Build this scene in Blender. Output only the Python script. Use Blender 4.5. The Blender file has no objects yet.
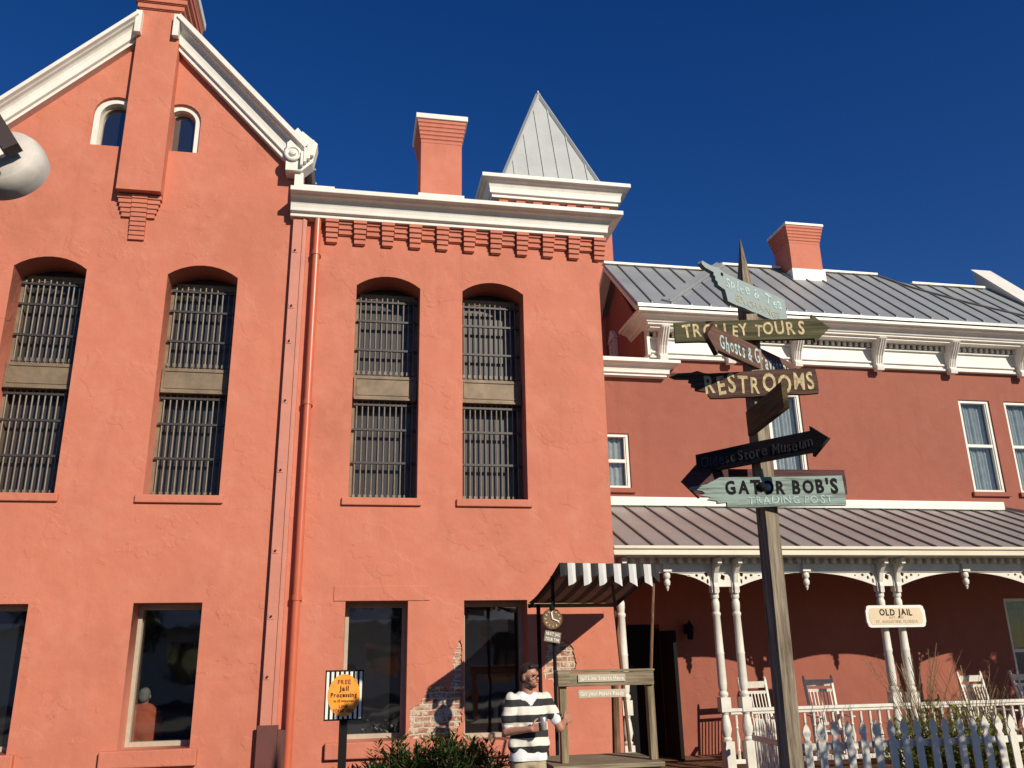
import bpy, bmesh, math, random
from mathutils import Vector, Matrix
import mathutils
rad = math.radians
S = bpy.context.scene
COL = S.collection

# ------------------------------------------------------------------ camera
CAM_PITCH, CAM_YAW, CAM_ROLL = rad(17.66), rad(10.87), rad(-1.12)
def camera_matrix():
    p, y, r = CAM_PITCH, CAM_YAW, CAM_ROLL
    f = Vector((math.sin(y)*math.cos(p), math.cos(y)*math.cos(p), math.sin(p)))
    rt = Vector((math.cos(y), -math.sin(y), 0)); up = rt.cross(f)
    c, s = math.cos(r), math.sin(r)
    R, U = c*rt + s*up, -s*rt + c*up
    m = Matrix((R, U, -f)).transposed().to_4x4()
    m.translation = (0, 0, 1.82)
    return m
cd = bpy.data.cameras.new('camera'); cam = bpy.data.objects.new('camera', cd); COL.objects.link(cam)
cam.matrix_world = camera_matrix()
cd.sensor_width = 36; cd.lens = 848/1024*36; cd.clip_start = 0.05; cd.clip_end = 2000
S.camera = cam

# ------------------------------------------------------------------ light
SUN = Vector((0.5, -1.0, 0.55)).normalized()
w = bpy.data.worlds.new('World'); S.world = w; w.use_nodes = True
nt = w.node_tree; bg = nt.nodes['Background']
sky = nt.nodes.new('ShaderNodeTexSky'); sky.sky_type = 'NISHITA'; sky.sun_disc = False
sky.sun_elevation = math.asin(SUN.z); sky.sun_rotation = math.atan2(SUN.x, SUN.y)
sky.air_density = 1.0; sky.dust_density = 0.1; sky.ozone_density = 3.5; sky.altitude = 0
hs = nt.nodes.new('ShaderNodeHueSaturation'); hs.inputs['Saturation'].default_value = 1.33; hs.inputs['Value'].default_value = 1.38; hs.inputs['Hue'].default_value = 0.519
nt.links.new(sky.outputs[0], hs.inputs['Color']); nt.links.new(hs.outputs[0], bg.inputs[0]); bg.inputs[1].default_value = 0.055
sl = bpy.data.lights.new('sun', 'SUN'); sl.energy = 5.0; sl.angle = rad(0.5); sl.color = (1.0, 0.90, 0.74)
so = bpy.data.objects.new('sun', sl); COL.objects.link(so)
so.rotation_euler = SUN.to_track_quat('Z', 'Y').to_euler(); so.location = (20, -30, 30)
S.view_settings.view_transform = 'Standard'; S.view_settings.look = 'None'
S.view_settings.exposure = 0.0; S.view_settings.gamma = 1.0
S.render.engine = 'CYCLES'

# ------------------------------------------------------------------ materials
def mat(name, col, rough=0.7, metal=0.0, spec=0.5, var=None, scale=4.0, bump=0.0, bscale=60.0, detail=6.0, streak=None, hue2=None):
    m = bpy.data.materials.new(name); m.use_nodes = True
    n, l = m.node_tree.nodes, m.node_tree.links
    b = n['Principled BSDF']
    b.inputs['Base Color'].default_value = (*col, 1); b.inputs['Roughness'].default_value = rough
    b.inputs['Metallic'].default_value = metal; b.inputs['Specular IOR Level'].default_value = spec
    tc = n.new('ShaderNodeTexCoord')
    last = None
    if var:
        nz = n.new('ShaderNodeTexNoise'); nz.inputs['Scale'].default_value = scale; nz.inputs['Detail'].default_value = detail
        nz.inputs['Roughness'].default_value = 0.65
        if streak:
            mp = n.new('ShaderNodeMapping'); mp.inputs['Scale'].default_value = streak
            l.new(tc.outputs['Object'], mp.inputs[0]); l.new(mp.outputs[0], nz.inputs['Vector'])
        else: l.new(tc.outputs['Object'], nz.inputs['Vector'])
        cr = n.new('ShaderNodeValToRGB')
        cr.color_ramp.elements[0].position = 0.3; cr.color_ramp.elements[1].position = 0.72
        c2 = hue2 or tuple(c*(1-var) for c in col)
        cr.color_ramp.elements[0].color = (*c2, 1)
        cr.color_ramp.elements[1].color = (*[min(1, c*(1+var*0.6)) for c in col], 1)
        l.new(nz.outputs[0], cr.inputs[0]); l.new(cr.outputs[0], b.inputs['Base Color']); last = cr
    if bump:
        nb = n.new('ShaderNodeTexNoise'); nb.inputs['Scale'].default_value = bscale; nb.inputs['Detail'].default_value = 4
        if streak:
            mp2 = n.new('ShaderNodeMapping'); mp2.inputs['Scale'].default_value = streak
            l.new(tc.outputs['Object'], mp2.inputs[0]); l.new(mp2.outputs[0], nb.inputs['Vector'])
        else: l.new(tc.outputs['Object'], nb.inputs['Vector'])
        bp = n.new('ShaderNodeBump'); bp.inputs['Strength'].default_value = bump; bp.inputs['Distance'].default_value = 0.01
        l.new(nb.outputs[0], bp.inputs['Height']); l.new(bp.outputs[0], b.inputs['Normal'])
    return m

def stucco(name, col, var=0.10, rough=0.75, lump=.9):
    m = bpy.data.materials.new(name); m.use_nodes = True
    n, l = m.node_tree.nodes, m.node_tree.links
    b = n['Principled BSDF']; b.inputs['Roughness'].default_value = rough; b.inputs['Specular IOR Level'].default_value = 0.3
    tc = n.new('ShaderNodeTexCoord')
    def noise(scale, detail, sc=None, rgh=0.6):
        z = n.new('ShaderNodeTexNoise'); z.inputs['Scale'].default_value = scale; z.inputs['Detail'].default_value = detail; z.inputs['Roughness'].default_value = rgh
        if sc:
            mp = n.new('ShaderNodeMapping'); mp.inputs['Scale'].default_value = sc
            l.new(tc.outputs['Object'], mp.inputs[0]); l.new(mp.outputs[0], z.inputs['Vector'])
        else: l.new(tc.outputs['Object'], z.inputs['Vector'])
        return z
    def mix(a, bcol, fac):
        x = n.new('ShaderNodeMixRGB'); l.new(fac, x.inputs[0])
        if hasattr(a, 'links') or hasattr(a, 'is_linked'): l.new(a, x.inputs[1])
        else: x.inputs[1].default_value = (*a, 1)
        x.inputs[2].default_value = (*bcol, 1); return x
    def ramp(src, p0, p1, v0=0.0, v1=1.0):
        r = n.new('ShaderNodeMapRange'); r.inputs[1].default_value = p0; r.inputs[2].default_value = p1
        r.inputs[3].default_value = v0; r.inputs[4].default_value = v1; l.new(src, r.inputs[0]); return r.outputs[0]
    big = noise(0.55, 7); med = noise(3.2, 8); st = noise(1.0, 5, (3.5, 3.5, 0.35)); fine = noise(30, 5)
    x = mix(col, tuple(c*(1-var*1.6) for c in col), ramp(big.outputs[0], 0.45, 0.75))
    x = mix(x.outputs[0], (min(1, col[0]*1.07), col[1]*1.28, col[2]*1.38), ramp(med.outputs[0], 0.48, 0.78, 0, 0.6))
    x = mix(x.outputs[0], tuple(c*0.74 for c in col), ramp(st.outputs[0], 0.55, 0.8, 0, 0.5))
    x = mix(x.outputs[0], tuple(c*0.75 for c in col), ramp(fine.outputs[0], 0.58, 0.75, 0, 0.22))
    # hairline cracks with a shape of their own
    v = n.new('ShaderNodeTexVoronoi'); v.feature = 'DISTANCE_TO_EDGE'; v.inputs['Scale'].default_value = 0.42
    wn = noise(2.4, 6); vm = n.new('ShaderNodeVectorMath'); vm.operation = 'MULTIPLY_ADD'
    vm.inputs[1].default_value = (1.1, 1.1, 1.1); l.new(wn.outputs['Color'], vm.inputs[0]); l.new(tc.outputs['Object'], vm.inputs[2])
    l.new(vm.outputs[0], v.inputs['Vector'])
    ck = ramp(v.outputs['Distance'], 0.0, 0.0022, 1, 0)
    gate = ramp(noise(0.8, 2).outputs[0], 0.52, 0.6, 0, 0.5)
    mm = n.new('ShaderNodeMath'); mm.operation = 'MULTIPLY'; l.new(ck, mm.inputs[0]); l.new(gate, mm.inputs[1])
    x = mix(x.outputs[0], tuple(c*0.4 for c in col), mm.outputs[0])
    l.new(x.outputs[0], b.inputs['Base Color'])
    lumps = noise(2.2, 5, rgh=0.5); grit = noise(45, 4); mid = noise(10, 4)
    def bump(src, strength, dist, prev=None):
        bp = n.new('ShaderNodeBump'); bp.inputs['Strength'].default_value = strength; bp.inputs['Distance'].default_value = dist
        l.new(src, bp.inputs['Height'])
        if prev: l.new(prev.outputs[0], bp.inputs['Normal'])
        return bp
    p = bump(lumps.outputs[0], 0.5*lump, 0.06); p = bump(mid.outputs[0], 0.32*lump, 0.012, p); p = bump(grit.outputs[0], 0.4, 0.004, p)
    pat = ramp(noise(0.75, 6, rgh=.55).outputs[0], 0.56, 0.572); p = bump(pat, 0.35*lump, 0.012, p)
    pat2 = ramp(noise(1.9, 3, rgh=.5).outputs[0], 0.655, 0.67); p = bump(pat2, 0.4*lump, 0.010, p)
    l.new(p.outputs[0], b.inputs['Normal'])
    return m

def striped(name, ca, cb, axis='Z', period=0.143, offset=0.0, duty=0.5, rough=0.85, wob=0.02):
    m = bpy.data.materials.new(name); m.use_nodes = True
    n, l = m.node_tree.nodes, m.node_tree.links; b = n['Principled BSDF']; b.inputs['Roughness'].default_value = rough
    tc = n.new('ShaderNodeTexCoord'); sx = n.new('ShaderNodeSeparateXYZ'); l.new(tc.outputs['Object'], sx.inputs[0])
    nz = n.new('ShaderNodeTexNoise'); nz.inputs['Scale'].default_value = 5; l.new(tc.outputs['Object'], nz.inputs[0])
    ma = n.new('ShaderNodeMath'); ma.operation = 'MULTIPLY_ADD'; ma.inputs[1].default_value = wob; l.new(nz.outputs[0], ma.inputs[0]); l.new(sx.outputs[axis], ma.inputs[2])
    mb = n.new('ShaderNodeMath'); mb.operation = 'SUBTRACT'; mb.inputs[1].default_value = offset; l.new(ma.outputs[0], mb.inputs[0])
    mc = n.new('ShaderNodeMath'); mc.operation = 'DIVIDE'; mc.inputs[1].default_value = period; l.new(mb.outputs[0], mc.inputs[0])
    md = n.new('ShaderNodeMath'); md.operation = 'FRACT'; l.new(mc.outputs[0], md.inputs[0])
    me = n.new('ShaderNodeMath'); me.operation = 'LESS_THAN'; me.inputs[1].default_value = duty; l.new(md.outputs[0], me.inputs[0])
    mx = n.new('ShaderNodeMixRGB'); l.new(me.outputs[0], mx.inputs[0]); mx.inputs[1].default_value = (*ca, 1); mx.inputs[2].default_value = (*cb, 1)
    l.new(mx.outputs[0], b.inputs['Base Color'])
    n2 = n.new('ShaderNodeTexNoise'); n2.inputs['Scale'].default_value = 9; l.new(tc.outputs['Object'], n2.inputs[0])
    bp = n.new('ShaderNodeBump'); bp.inputs['Strength'].default_value = 0.6; bp.inputs['Distance'].default_value = 0.03
    l.new(n2.outputs[0], bp.inputs['Height']); l.new(bp.outputs[0], b.inputs['Normal'])
    return m

def wood(name, dark, light, axis='Z', rough=0.8, paint=None, paint_amt=0.5):
    m = bpy.data.materials.new(name); m.use_nodes = True
    n, l = m.node_tree.nodes, m.node_tree.links; b = n['Principled BSDF']; b.inputs['Roughness'].default_value = rough
    b.inputs['Specular IOR Level'].default_value = 0.25
    tc = n.new('ShaderNodeTexCoord'); mp = n.new('ShaderNodeMapping')
    mp.inputs['Scale'].default_value = {'Z': (14, 14, 0.8), 'X': (0.9, 14, 14), 'Y': (14, .9, 14)}[axis]
    l.new(tc.outputs['Object'], mp.inputs[0])
    nz = n.new('ShaderNodeTexNoise'); nz.inputs['Scale'].default_value = 2.6; nz.inputs['Detail'].default_value = 9; nz.inputs['Roughness'].default_value = .7
    l.new(mp.outputs[0], nz.inputs['Vector'])
    cr = n.new('ShaderNodeValToRGB'); cr.color_ramp.elements[0].position = .36; cr.color_ramp.elements[1].position = .66
    cr.color_ramp.elements[0].color = (*dark, 1); cr.color_ramp.elements[1].color = (*light, 1); l.new(nz.outputs[0], cr.inputs[0])
    out = cr.outputs[0]
    if paint:
        n2 = n.new('ShaderNodeTexNoise'); n2.inputs['Scale'].default_value = 1.7; n2.inputs['Detail'].default_value = 10; n2.inputs['Roughness'].default_value = .75
        l.new(mp.outputs[0], n2.inputs['Vector'])
        mr = n.new('ShaderNodeMapRange'); mr.inputs[1].default_value = 0.62-paint_amt*.3; mr.inputs[2].default_value = 0.70-paint_amt*.3; l.new(n2.outputs[0], mr.inputs[0])
        mx = n.new('ShaderNodeMixRGB'); l.new(mr.outputs[0], mx.inputs[0]); l.new(out, mx.inputs[1]); mx.inputs[2].default_value = (*paint, 1); out = mx.outputs[0]
    l.new(out, b.inputs['Base Color'])
    bp = n.new('ShaderNodeBump'); bp.inputs['Strength'].default_value = .7; bp.inputs['Distance'].default_value = .006
    l.new(nz.outputs[0], bp.inputs['Height']); l.new(bp.outputs[0], b.inputs['Normal'])
    return m

def metal_roof(name, col):
    m = mat(name, col, rough=0.42, metal=0.35, var=0.16, scale=0.9, detail=8)
    n, l = m.node_tree.nodes, m.node_tree.links
    nz = n.new('ShaderNodeTexNoise'); nz.inputs['Scale'].default_value = 1.3; nz.inputs['Detail'].default_value = 5
    tc = n.new('ShaderNodeTexCoord'); l.new(tc.outputs['Object'], nz.inputs['Vector'])
    bp = n.new('ShaderNodeBump'); bp.inputs['Strength'].default_value = .25; bp.inputs['Distance'].default_value = .05
    l.new(nz.outputs[0], bp.inputs['Height']); l.new(bp.outputs[0], n['Principled BSDF'].inputs['Normal'])
    mr = n.new('ShaderNodeMapRange'); mr.inputs[3].default_value = .32; mr.inputs[4].default_value = .6
    l.new(nz.outputs[0], mr.inputs[0]); l.new(mr.outputs[0], n['Principled BSDF'].inputs['Roughness'])
    return m

def brickmat(name):
    m = bpy.data.materials.new(name); m.use_nodes = True
    n, l = m.node_tree.nodes, m.node_tree.links; b = n['Principled BSDF']; b.inputs['Roughness'].default_value = .9
    tc = n.new('ShaderNodeTexCoord'); sx = n.new('ShaderNodeSeparateXYZ'); cx = n.new('ShaderNodeCombineXYZ')
    l.new(tc.outputs['Object'], sx.inputs[0]); l.new(sx.outputs['X'], cx.inputs['X']); l.new(sx.outputs['Z'], cx.inputs['Y'])
    nw = n.new('ShaderNodeTexNoise'); nw.inputs['Scale'].default_value = 6; l.new(tc.outputs['Object'], nw.inputs['Vector'])
    va = n.new('ShaderNodeVectorMath'); va.operation = 'MULTIPLY_ADD'; va.inputs[1].default_value = (.06, .045, 0)
    l.new(nw.outputs['Color'], va.inputs[0]); l.new(cx.outputs[0], va.inputs[2])
    bt = n.new('ShaderNodeTexBrick'); bt.inputs['Scale'].default_value = 1; bt.inputs['Brick Width'].default_value = .21; bt.inputs['Row Height'].default_value = .072
    bt.inputs['Mortar Size'].default_value = .012; bt.inputs['Mortar Smooth'].default_value = .3
    bt.inputs['Color1'].default_value = (.30, .10, .055, 1); bt.inputs['Color2'].default_value = (.42, .19, .11, 1); bt.inputs['Mortar'].default_value = (.55, .48, .38, 1)
    l.new(va.outputs[0], bt.inputs['Vector'])
    nz = n.new('ShaderNodeTexNoise'); nz.inputs['Scale'].default_value = 7; nz.inputs['Detail'].default_value = 9; nz.inputs['Roughness'].default_value = .75; l.new(tc.outputs['Object'], nz.inputs['Vector'])
    mr = n.new('ShaderNodeMapRange'); mr.inputs[1].default_value = .47; mr.inputs[2].default_value = .58; l.new(nz.outputs[0], mr.inputs[0])
    mx = n.new('ShaderNodeMixRGB'); l.new(mr.outputs[0], mx.inputs[0]); l.new(bt.outputs['Color'], mx.inputs[1]); mx.inputs[2].default_value = (.62, .52, .40, 1)
    l.new(mx.outputs[0], b.inputs['Base Color'])
    bp = n.new('ShaderNodeBump'); bp.inputs['Strength'].default_value = 1; bp.inputs['Distance'].default_value = .02; bp.invert = True
    l.new(bt.outputs['Fac'], bp.inputs['Height']); bp2 = n.new('ShaderNodeBump'); bp2.inputs['Distance'].default_value = .02; l.new(nz.outputs[0], bp2.inputs['Height']); l.new(bp.outputs[0], bp2.inputs['Normal'])
    l.new(bp2.outputs[0], b.inputs['Normal'])
    return m

def glassmat(name, col=(.012, .013, .015), ior=1.75, rough=.03, clear=False, wav=0.15):
    m = bpy.data.materials.new(name); m.use_nodes = True
    n, l = m.node_tree.nodes, m.node_tree.links; b = n['Principled BSDF']
    tc = n.new('ShaderNodeTexCoord'); nz = n.new('ShaderNodeTexNoise'); nz.inputs['Scale'].default_value = 1.6; l.new(tc.outputs['Object'], nz.inputs['Vector'])
    bp = n.new('ShaderNodeBump'); bp.inputs['Strength'].default_value = wav; bp.inputs['Distance'].default_value = .01; l.new(nz.outputs[0], bp.inputs['Height'])
    if clear:
        g = n.new('ShaderNodeBsdfGlossy'); g.inputs['Roughness'].default_value = rough; g.inputs['Color'].default_value = (1, 1, 1, 1)
        t = n.new('ShaderNodeBsdfTransparent'); t.inputs['Color'].default_value = (.86, .9, .9, 1)
        lw = n.new('ShaderNodeLayerWeight'); pw5 = n.new('ShaderNodeMath'); pw5.operation = 'POWER'; pw5.inputs[1].default_value = 4.0; l.new(lw.outputs['Facing'], pw5.inputs[0])
        fr = n.new('ShaderNodeMapRange'); fr.inputs[3].default_value = ((ior-1)/(ior+1))**2; fr.inputs[4].default_value = 1.0; l.new(pw5.outputs[0], fr.inputs[0]); mx = n.new('ShaderNodeMixShader')
        l.new(fr.outputs[0], mx.inputs[0]); l.new(t.outputs[0], mx.inputs[1]); l.new(g.outputs[0], mx.inputs[2]); l.new(bp.outputs[0], g.inputs['Normal'])
        l.new(mx.outputs[0], n['Material Output'].inputs[0])
    else:
        b.inputs['Base Color'].default_value = (*col, 1); b.inputs['Roughness'].default_value = rough; b.inputs['IOR'].default_value = ior
        l.new(bp.outputs[0], b.inputs['Normal'])
    return m

def leafmat(name, c1, c2, rough=.45):
    m = bpy.data.materials.new(name); m.use_nodes = True
    n, l = m.node_tree.nodes, m.node_tree.links; b = n['Principled BSDF']; b.inputs['Roughness'].default_value = rough
    g = n.new('ShaderNodeNewGeometry'); cr = n.new('ShaderNodeValToRGB')
    cr.color_ramp.elements[0].color = (*c1, 1); cr.color_ramp.elements[1].color = (*c2, 1)
    l.new(g.outputs['Random Per Island'], cr.inputs[0]); l.new(cr.outputs[0], b.inputs['Base Color'])
    t = n.new('ShaderNodeBsdfTranslucent'); l.new(cr.outputs[0], t.inputs[0]); mx = n.new('ShaderNodeMixShader'); mx.inputs[0].default_value = .25
    l.new(b.outputs[0], mx.inputs[1]); l.new(t.outputs[0], mx.inputs[2]); l.new(mx.outputs[0], n['Material Output'].inputs[0])
    return m

M = {}
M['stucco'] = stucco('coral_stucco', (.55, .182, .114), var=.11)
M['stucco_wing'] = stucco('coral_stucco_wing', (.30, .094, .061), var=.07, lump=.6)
M['brickpaint'] = stucco('painted_brick', (.55, .18, .115), lump=.6)
M['pipe'] = mat('painted_pipe', (.56, .13, .065), rough=.35, var=.12, scale=3)
M['boxpaint'] = mat('painted_channel', (.55, .21, .145), rough=.5, var=.12, scale=2, bump=.2, bscale=20)
M['white'] = mat('white_paint', (.76, .73, .66), rough=.5, var=.12, scale=3.5, bump=.06, bscale=12, detail=9)
M['cream'] = mat('cream_trim', (.66, .60, .47), rough=.5, var=.10, scale=2)
M['porchwhite'] = mat('porch_white', (.70, .67, .59), rough=.5, var=.16, scale=5, bump=.15)
M['roof'] = metal_roof('standing_seam_grey', (.37, .39, .395))
M['roofporch'] = metal_roof('standing_seam_taupe', (.365, .34, .325))
M['seam'] = mat('seam_dark', (.16, .15, .145), rough=.5, metal=.3)
M['roofpale'] = mat('pale_tower_metal', (.50, .52, .50), rough=.45, metal=.2, var=.1, scale=1.5)
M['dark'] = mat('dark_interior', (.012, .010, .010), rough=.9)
M['bars'] = mat('iron_bars', (.19, .16, .125), rough=.55, metal=.1, var=.3, scale=14)
M['barsdark'] = mat('iron_straps', (.05, .045, .045), rough=.5, metal=.3)
M['panelmetal'] = mat('weathered_steel_panel', (.21, .155, .10), rough=.6, metal=.2, var=.35, scale=5, detail=8)
M['paneldark'] = glassmat('screened_pane', (.032, .030, .029), ior=1.6, rough=.3)
M['glass'] = glassmat('dark_window_glass', ior=2.5, wav=.3)
M['clearglass'] = glassmat('clear_window_glass', ior=1.42, clear=True)
M['showglass'] = glassmat('display_glass', ior=1.9, clear=True, wav=.3)
M['room'] = mat('dim_room_wall', (.05, .04, .035), rough=.9, var=.3, scale=2)
M['curtain'] = mat('grey_curtain', (.42, .43, .45), rough=.9, var=.2, scale=8)
M['shadecurtain'] = mat('shaded_curtain', (.07, .07, .06), rough=.9, var=.4, scale=14)  # curtain colour darkened to carry the shade at the porch window
M['framegrey'] = mat('grey_window_frame', (.42, .36, .27), rough=.55, var=.15, scale=6)
M['brick'] = brickmat('exposed_brick')
M['postwood'] = wood('grey_post_wood', (.085, .065, .045), (.36, .30, .22), 'Z')
M['oldwood'] = wood('weathered_grey_wood', (.12, .095, .06), (.34, .275, .185), 'X')
M['oldwoodz'] = wood('weathered_upright_wood', (.10, .08, .045), (.33, .27, .17), 'Z')
M['brownwood'] = wood('brown_pole_wood', (.09, .045, .025), (.24, .13, .075), 'Z')
M['black'] = mat('black_paint', (.010, .009, .010), rough=.8, spec=.15)
M['blackcloth'] = mat('black_awning_cloth', (.02, .02, .022), rough=.85)
M['whitecloth'] = mat('white_awning_cloth', (.62, .62, .60), rough=.85, var=.1)
M['shadewhite'] = mat('shaded_awning_white', (.27, .20, .165), rough=.9, var=.3)  # white stripes browned and darkened to paint in the awning's shaded underside
M['letwhite'] = mat('white_lettering', (.78, .76, .68), rough=.6)
M['letcream'] = mat('cream_lettering', (.66, .53, .29), rough=.8, var=.55, scale=28, detail=9)
M['letpale'] = mat('pale_blue_lettering', (.46, .60, .58), rough=.8, var=.5, scale=35, detail=9)
M['letyellow'] = mat('faded_yellow_lettering', (.36, .36, .25), rough=.7)
M['letdark'] = mat('dark_lettering', (.03, .022, .018), rough=.8, spec=.15)
M['letred'] = mat('red_brown_lettering', (.22, .03, .02), rough=.6)
M['letdim'] = mat('dim_grey_lettering', (.085, .075, .075), rough=.8, spec=.15, var=.5, scale=30)
M['lettan'] = mat('tan_lettering', (.34, .28, .2), rough=.6)
M['asphalt'] = mat('asphalt', (.06, .058, .055), rough=.9, var=.3, scale=12, bump=.5, bscale=150)
M['paving'] = mat('pale_paving', (.12, .11, .10), rough=.9, var=.2, scale=3, bump=.3)
M['leaf'] = leafmat('dark_green_leaves', (.010, .03, .008), (.05, .10, .018))
M['leafy'] = leafmat('yellow_green_leaves', (.10, .14, .025), (.30, .33, .06))
M['straw'] = leafmat('straw_plumes', (.20, .14, .07), (.36, .27, .15))
M['treeleaf'] = leafmat('tree_leaves', (.03, .055, .015), (.08, .11, .03))
M['bark'] = mat('bark', (.10, .075, .05), rough=.95, var=.4, scale=8, bump=.8, bscale=25)

# ------------------------------------------------------------------ helpers
def tag(o, label=None, cat=None, group=None, kind=None):
    if label: o['label'] = label
    if cat: o['category'] = cat
    if group: o['group'] = group
    if kind: o['kind'] = kind
    return o
def empty(name, loc=(0, 0, 0), rz=0):
    o = bpy.data.objects.new(name, None); COL.objects.link(o); o.location = loc; o.rotation_euler[2] = rz
    o.empty_display_size = .2
    return o
def copy_tree(o, parent=None):
    c = o.copy(); COL.objects.link(c)
    if parent is not None: c.parent = parent
    for ch in list(o.children): copy_tree(ch, c)
    return c
class MB:
    def __init__(s): s.v = []; s.f = []; s.mi = []; s.m = 0
    def add(s, vs, fs):
        k = len(s.v); s.v += [tuple(v) for v in vs]
        for f in fs: s.f.append([k+i for i in f]); s.mi.append(s.m)
        return s
    def box(s, x0, x1, y0, y1, z0, z1):
        vs = [(x, y, z) for z in (z0, z1) for y in (y0, y1) for x in (x0, x1)]
        return s.add(vs, [(0, 2, 3, 1), (4, 5, 7, 6), (0, 1, 5, 4), (2, 6, 7, 3), (0, 4, 6, 2), (1, 3, 7, 5)])
    def obox(s, o, ax, ay, az, dx, dy, dz):      # corner o, unit axes, sizes
        o, ax, ay, az = Vector(o), Vector(ax), Vector(ay), Vector(az)
        vs = [o+ax*dx*i+ay*dy*j+az*dz*k for k in (0, 1) for j in (0, 1) for i in (0, 1)]
        return s.add(vs, [(0, 2, 3, 1), (4, 5, 7, 6), (0, 1, 5, 4), (2, 6, 7, 3), (0, 4, 6, 2), (1, 3, 7, 5)])
    def beam(s, p0, p1, w, h, up=(0, 0, 1)):     # centred bar
        p0, p1 = Vector(p0), Vector(p1); d = (p1-p0); L = d.length; d.normalize()
        side = d.cross(Vector(up)).normalized(); u = side.cross(d)
        return s.obox(p0-side*w/2-u*h/2, d, side, u, L, w, h)
    def prism(s, poly, fr, t):                   # poly 2D, fr = (origin, ux, uy, n); extrude t along n
        o, ux, uy, n = [Vector(a) for a in fr]; N = len(poly)
        a = [o+ux*p[0]+uy*p[1] for p in poly]; b = [q+n*t for q in a]
        fs = [list(range(N)), list(range(2*N-1, N-1, -1))]
        fs += [(i, i+N, (i+1) % N+N, (i+1) % N) for i in range(N)]
        return s.add(a+b, fs)
    def tube(s, p0, p1, r0, r1=None, n=10, caps=True):
        r1 = r0 if r1 is None else r1
        p0, p1 = Vector(p0), Vector(p1); d = (p1-p0).normalized(); a = d.orthogonal().normalized(); b = d.cross(a)
        vs = [p+(a*math.cos(2*math.pi*i/n)+b*math.sin(2*math.pi*i/n))*r for p, r in ((p0, r0), (p1, r1)) for i in range(n)]
        fs = [(i, (i+1) % n, n+(i+1) % n, n+i) for i in range(n)]
        if caps: fs += [list(range(n-1, -1, -1)), list(range(n, 2*n))]
        return s.add(vs, fs)
    def path(s, pts, r, n=6):
        for a, b in zip(pts, pts[1:]): s.tube(a, b, r, r, n)
        return s
    def lathe(s, c, prof, n=16, axis=(0, 0, 1)):
        c = Vector(c); d = Vector(axis).normalized(); a = d.orthogonal().normalized(); b = d.cross(a); vs = []; fs = []
        for (h, r) in prof:
            for i in range(n):
                t = 2*math.pi*i/n; vs.append(c+d*h+(a*math.cos(t)+b*math.sin(t))*r)
        for j in range(len(prof)-1):
            for i in range(n): fs.append((j*n+i, j*n+(i+1) % n, (j+1)*n+(i+1) % n, (j+1)*n+i))
        fs += [list(range(n-1, -1, -1)), [(len(prof)-1)*n+i for i in range(n)]]
        return s.add(vs, fs)
    def build(s, name, mats, parent=None, loc=None, smooth=False, bevel=0):
        me = bpy.data.meshes.new(name); me.from_pydata(s.v, [], s.f)
        for m in (mats if isinstance(mats, (list, tuple)) else [mats]): me.materials.append(m)
        me.polygons.foreach_set('material_index', s.mi)
        bm = bmesh.new(); bm.from_mesh(me); bmesh.ops.recalc_face_normals(bm, faces=bm.faces); bm.to_mesh(me); bm.free()
        if smooth:
            for p in me.polygons: p.use_smooth = True
            try: me.set_sharp_from_angle(angle=rad(40))
            except Exception: pass
        me.update()
        o = bpy.data.objects.new(name, me); COL.objects.link(o)
        if parent is not None: o.parent = parent
        if loc: o.location = loc
        if bevel:
            b = o.modifiers.new('bevel', 'BEVEL'); b.width = bevel; b.segments = 2; b.limit_method = 'ANGLE'; b.angle_limit = rad(40)
        return o
def obj_from(me, name, parent=None):
    o = bpy.data.objects.new(name, me); COL.objects.link(o)
    if parent is not None: o.parent = parent
    return o
def curve_solid(polys, thick):
    """filled outline with holes, extruded; local x,y plane, z = thickness centred"""
    cu = bpy.data.curves.new('tmp', 'CURVE'); cu.dimensions = '2D'; cu.fill_mode = 'BOTH'; cu.extrude = thick/2
    for p in polys:
        sp = cu.splines.new('POLY'); sp.points.add(len(p)-1)
        for i, q in enumerate(p): sp.points[i].co = (q[0], q[1], 0, 1)
        sp.use_cyclic_u = True
    o = bpy.data.objects.new('tmp', cu); COL.objects.link(o)
    dg = bpy.context.evaluated_depsgraph_get(); dg.update()
    me = bpy.data.meshes.new_from_object(o.evaluated_get(dg)); bpy.data.objects.remove(o); bpy.data.curves.remove(cu)
    return me
def wall_panel(name, polys, y0, thick, m, parent=None):
    """upright panel in the XZ plane; front face at y0, back at y0+thick"""
    me = curve_solid(polys, thick)
    me.transform(Matrix(((1, 0, 0, 0), (0, 0, -1, y0+thick/2), (0, 1, 0, 0), (0, 0, 0, 1))))
    me.materials.clear(); me.materials.append(m); me.update()
    return obj_from(me, name, parent)
def arch_poly(x0, x1, z0, zs, zt, n=10):
    """opening with a segmental arch: spring height zs, crown zt"""
    c = (x0+x1)/2; pts = [(x0, z0), (x1, z0)]
    hw = (x1-x0)/2; h = zt-zs; R = (hw*hw+h*h)/(2*h); cz = zt-R; a0 = math.asin(min(1, hw/R))
    if h > hw*.95: R = hw; cz = zs; a0 = math.pi/2
    for i in range(n+1):
        a = a0-2*a0*i/n; pts.append((c+R*math.sin(a), cz+R*math.cos(a)))
    return pts
_glyph = {}
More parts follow.
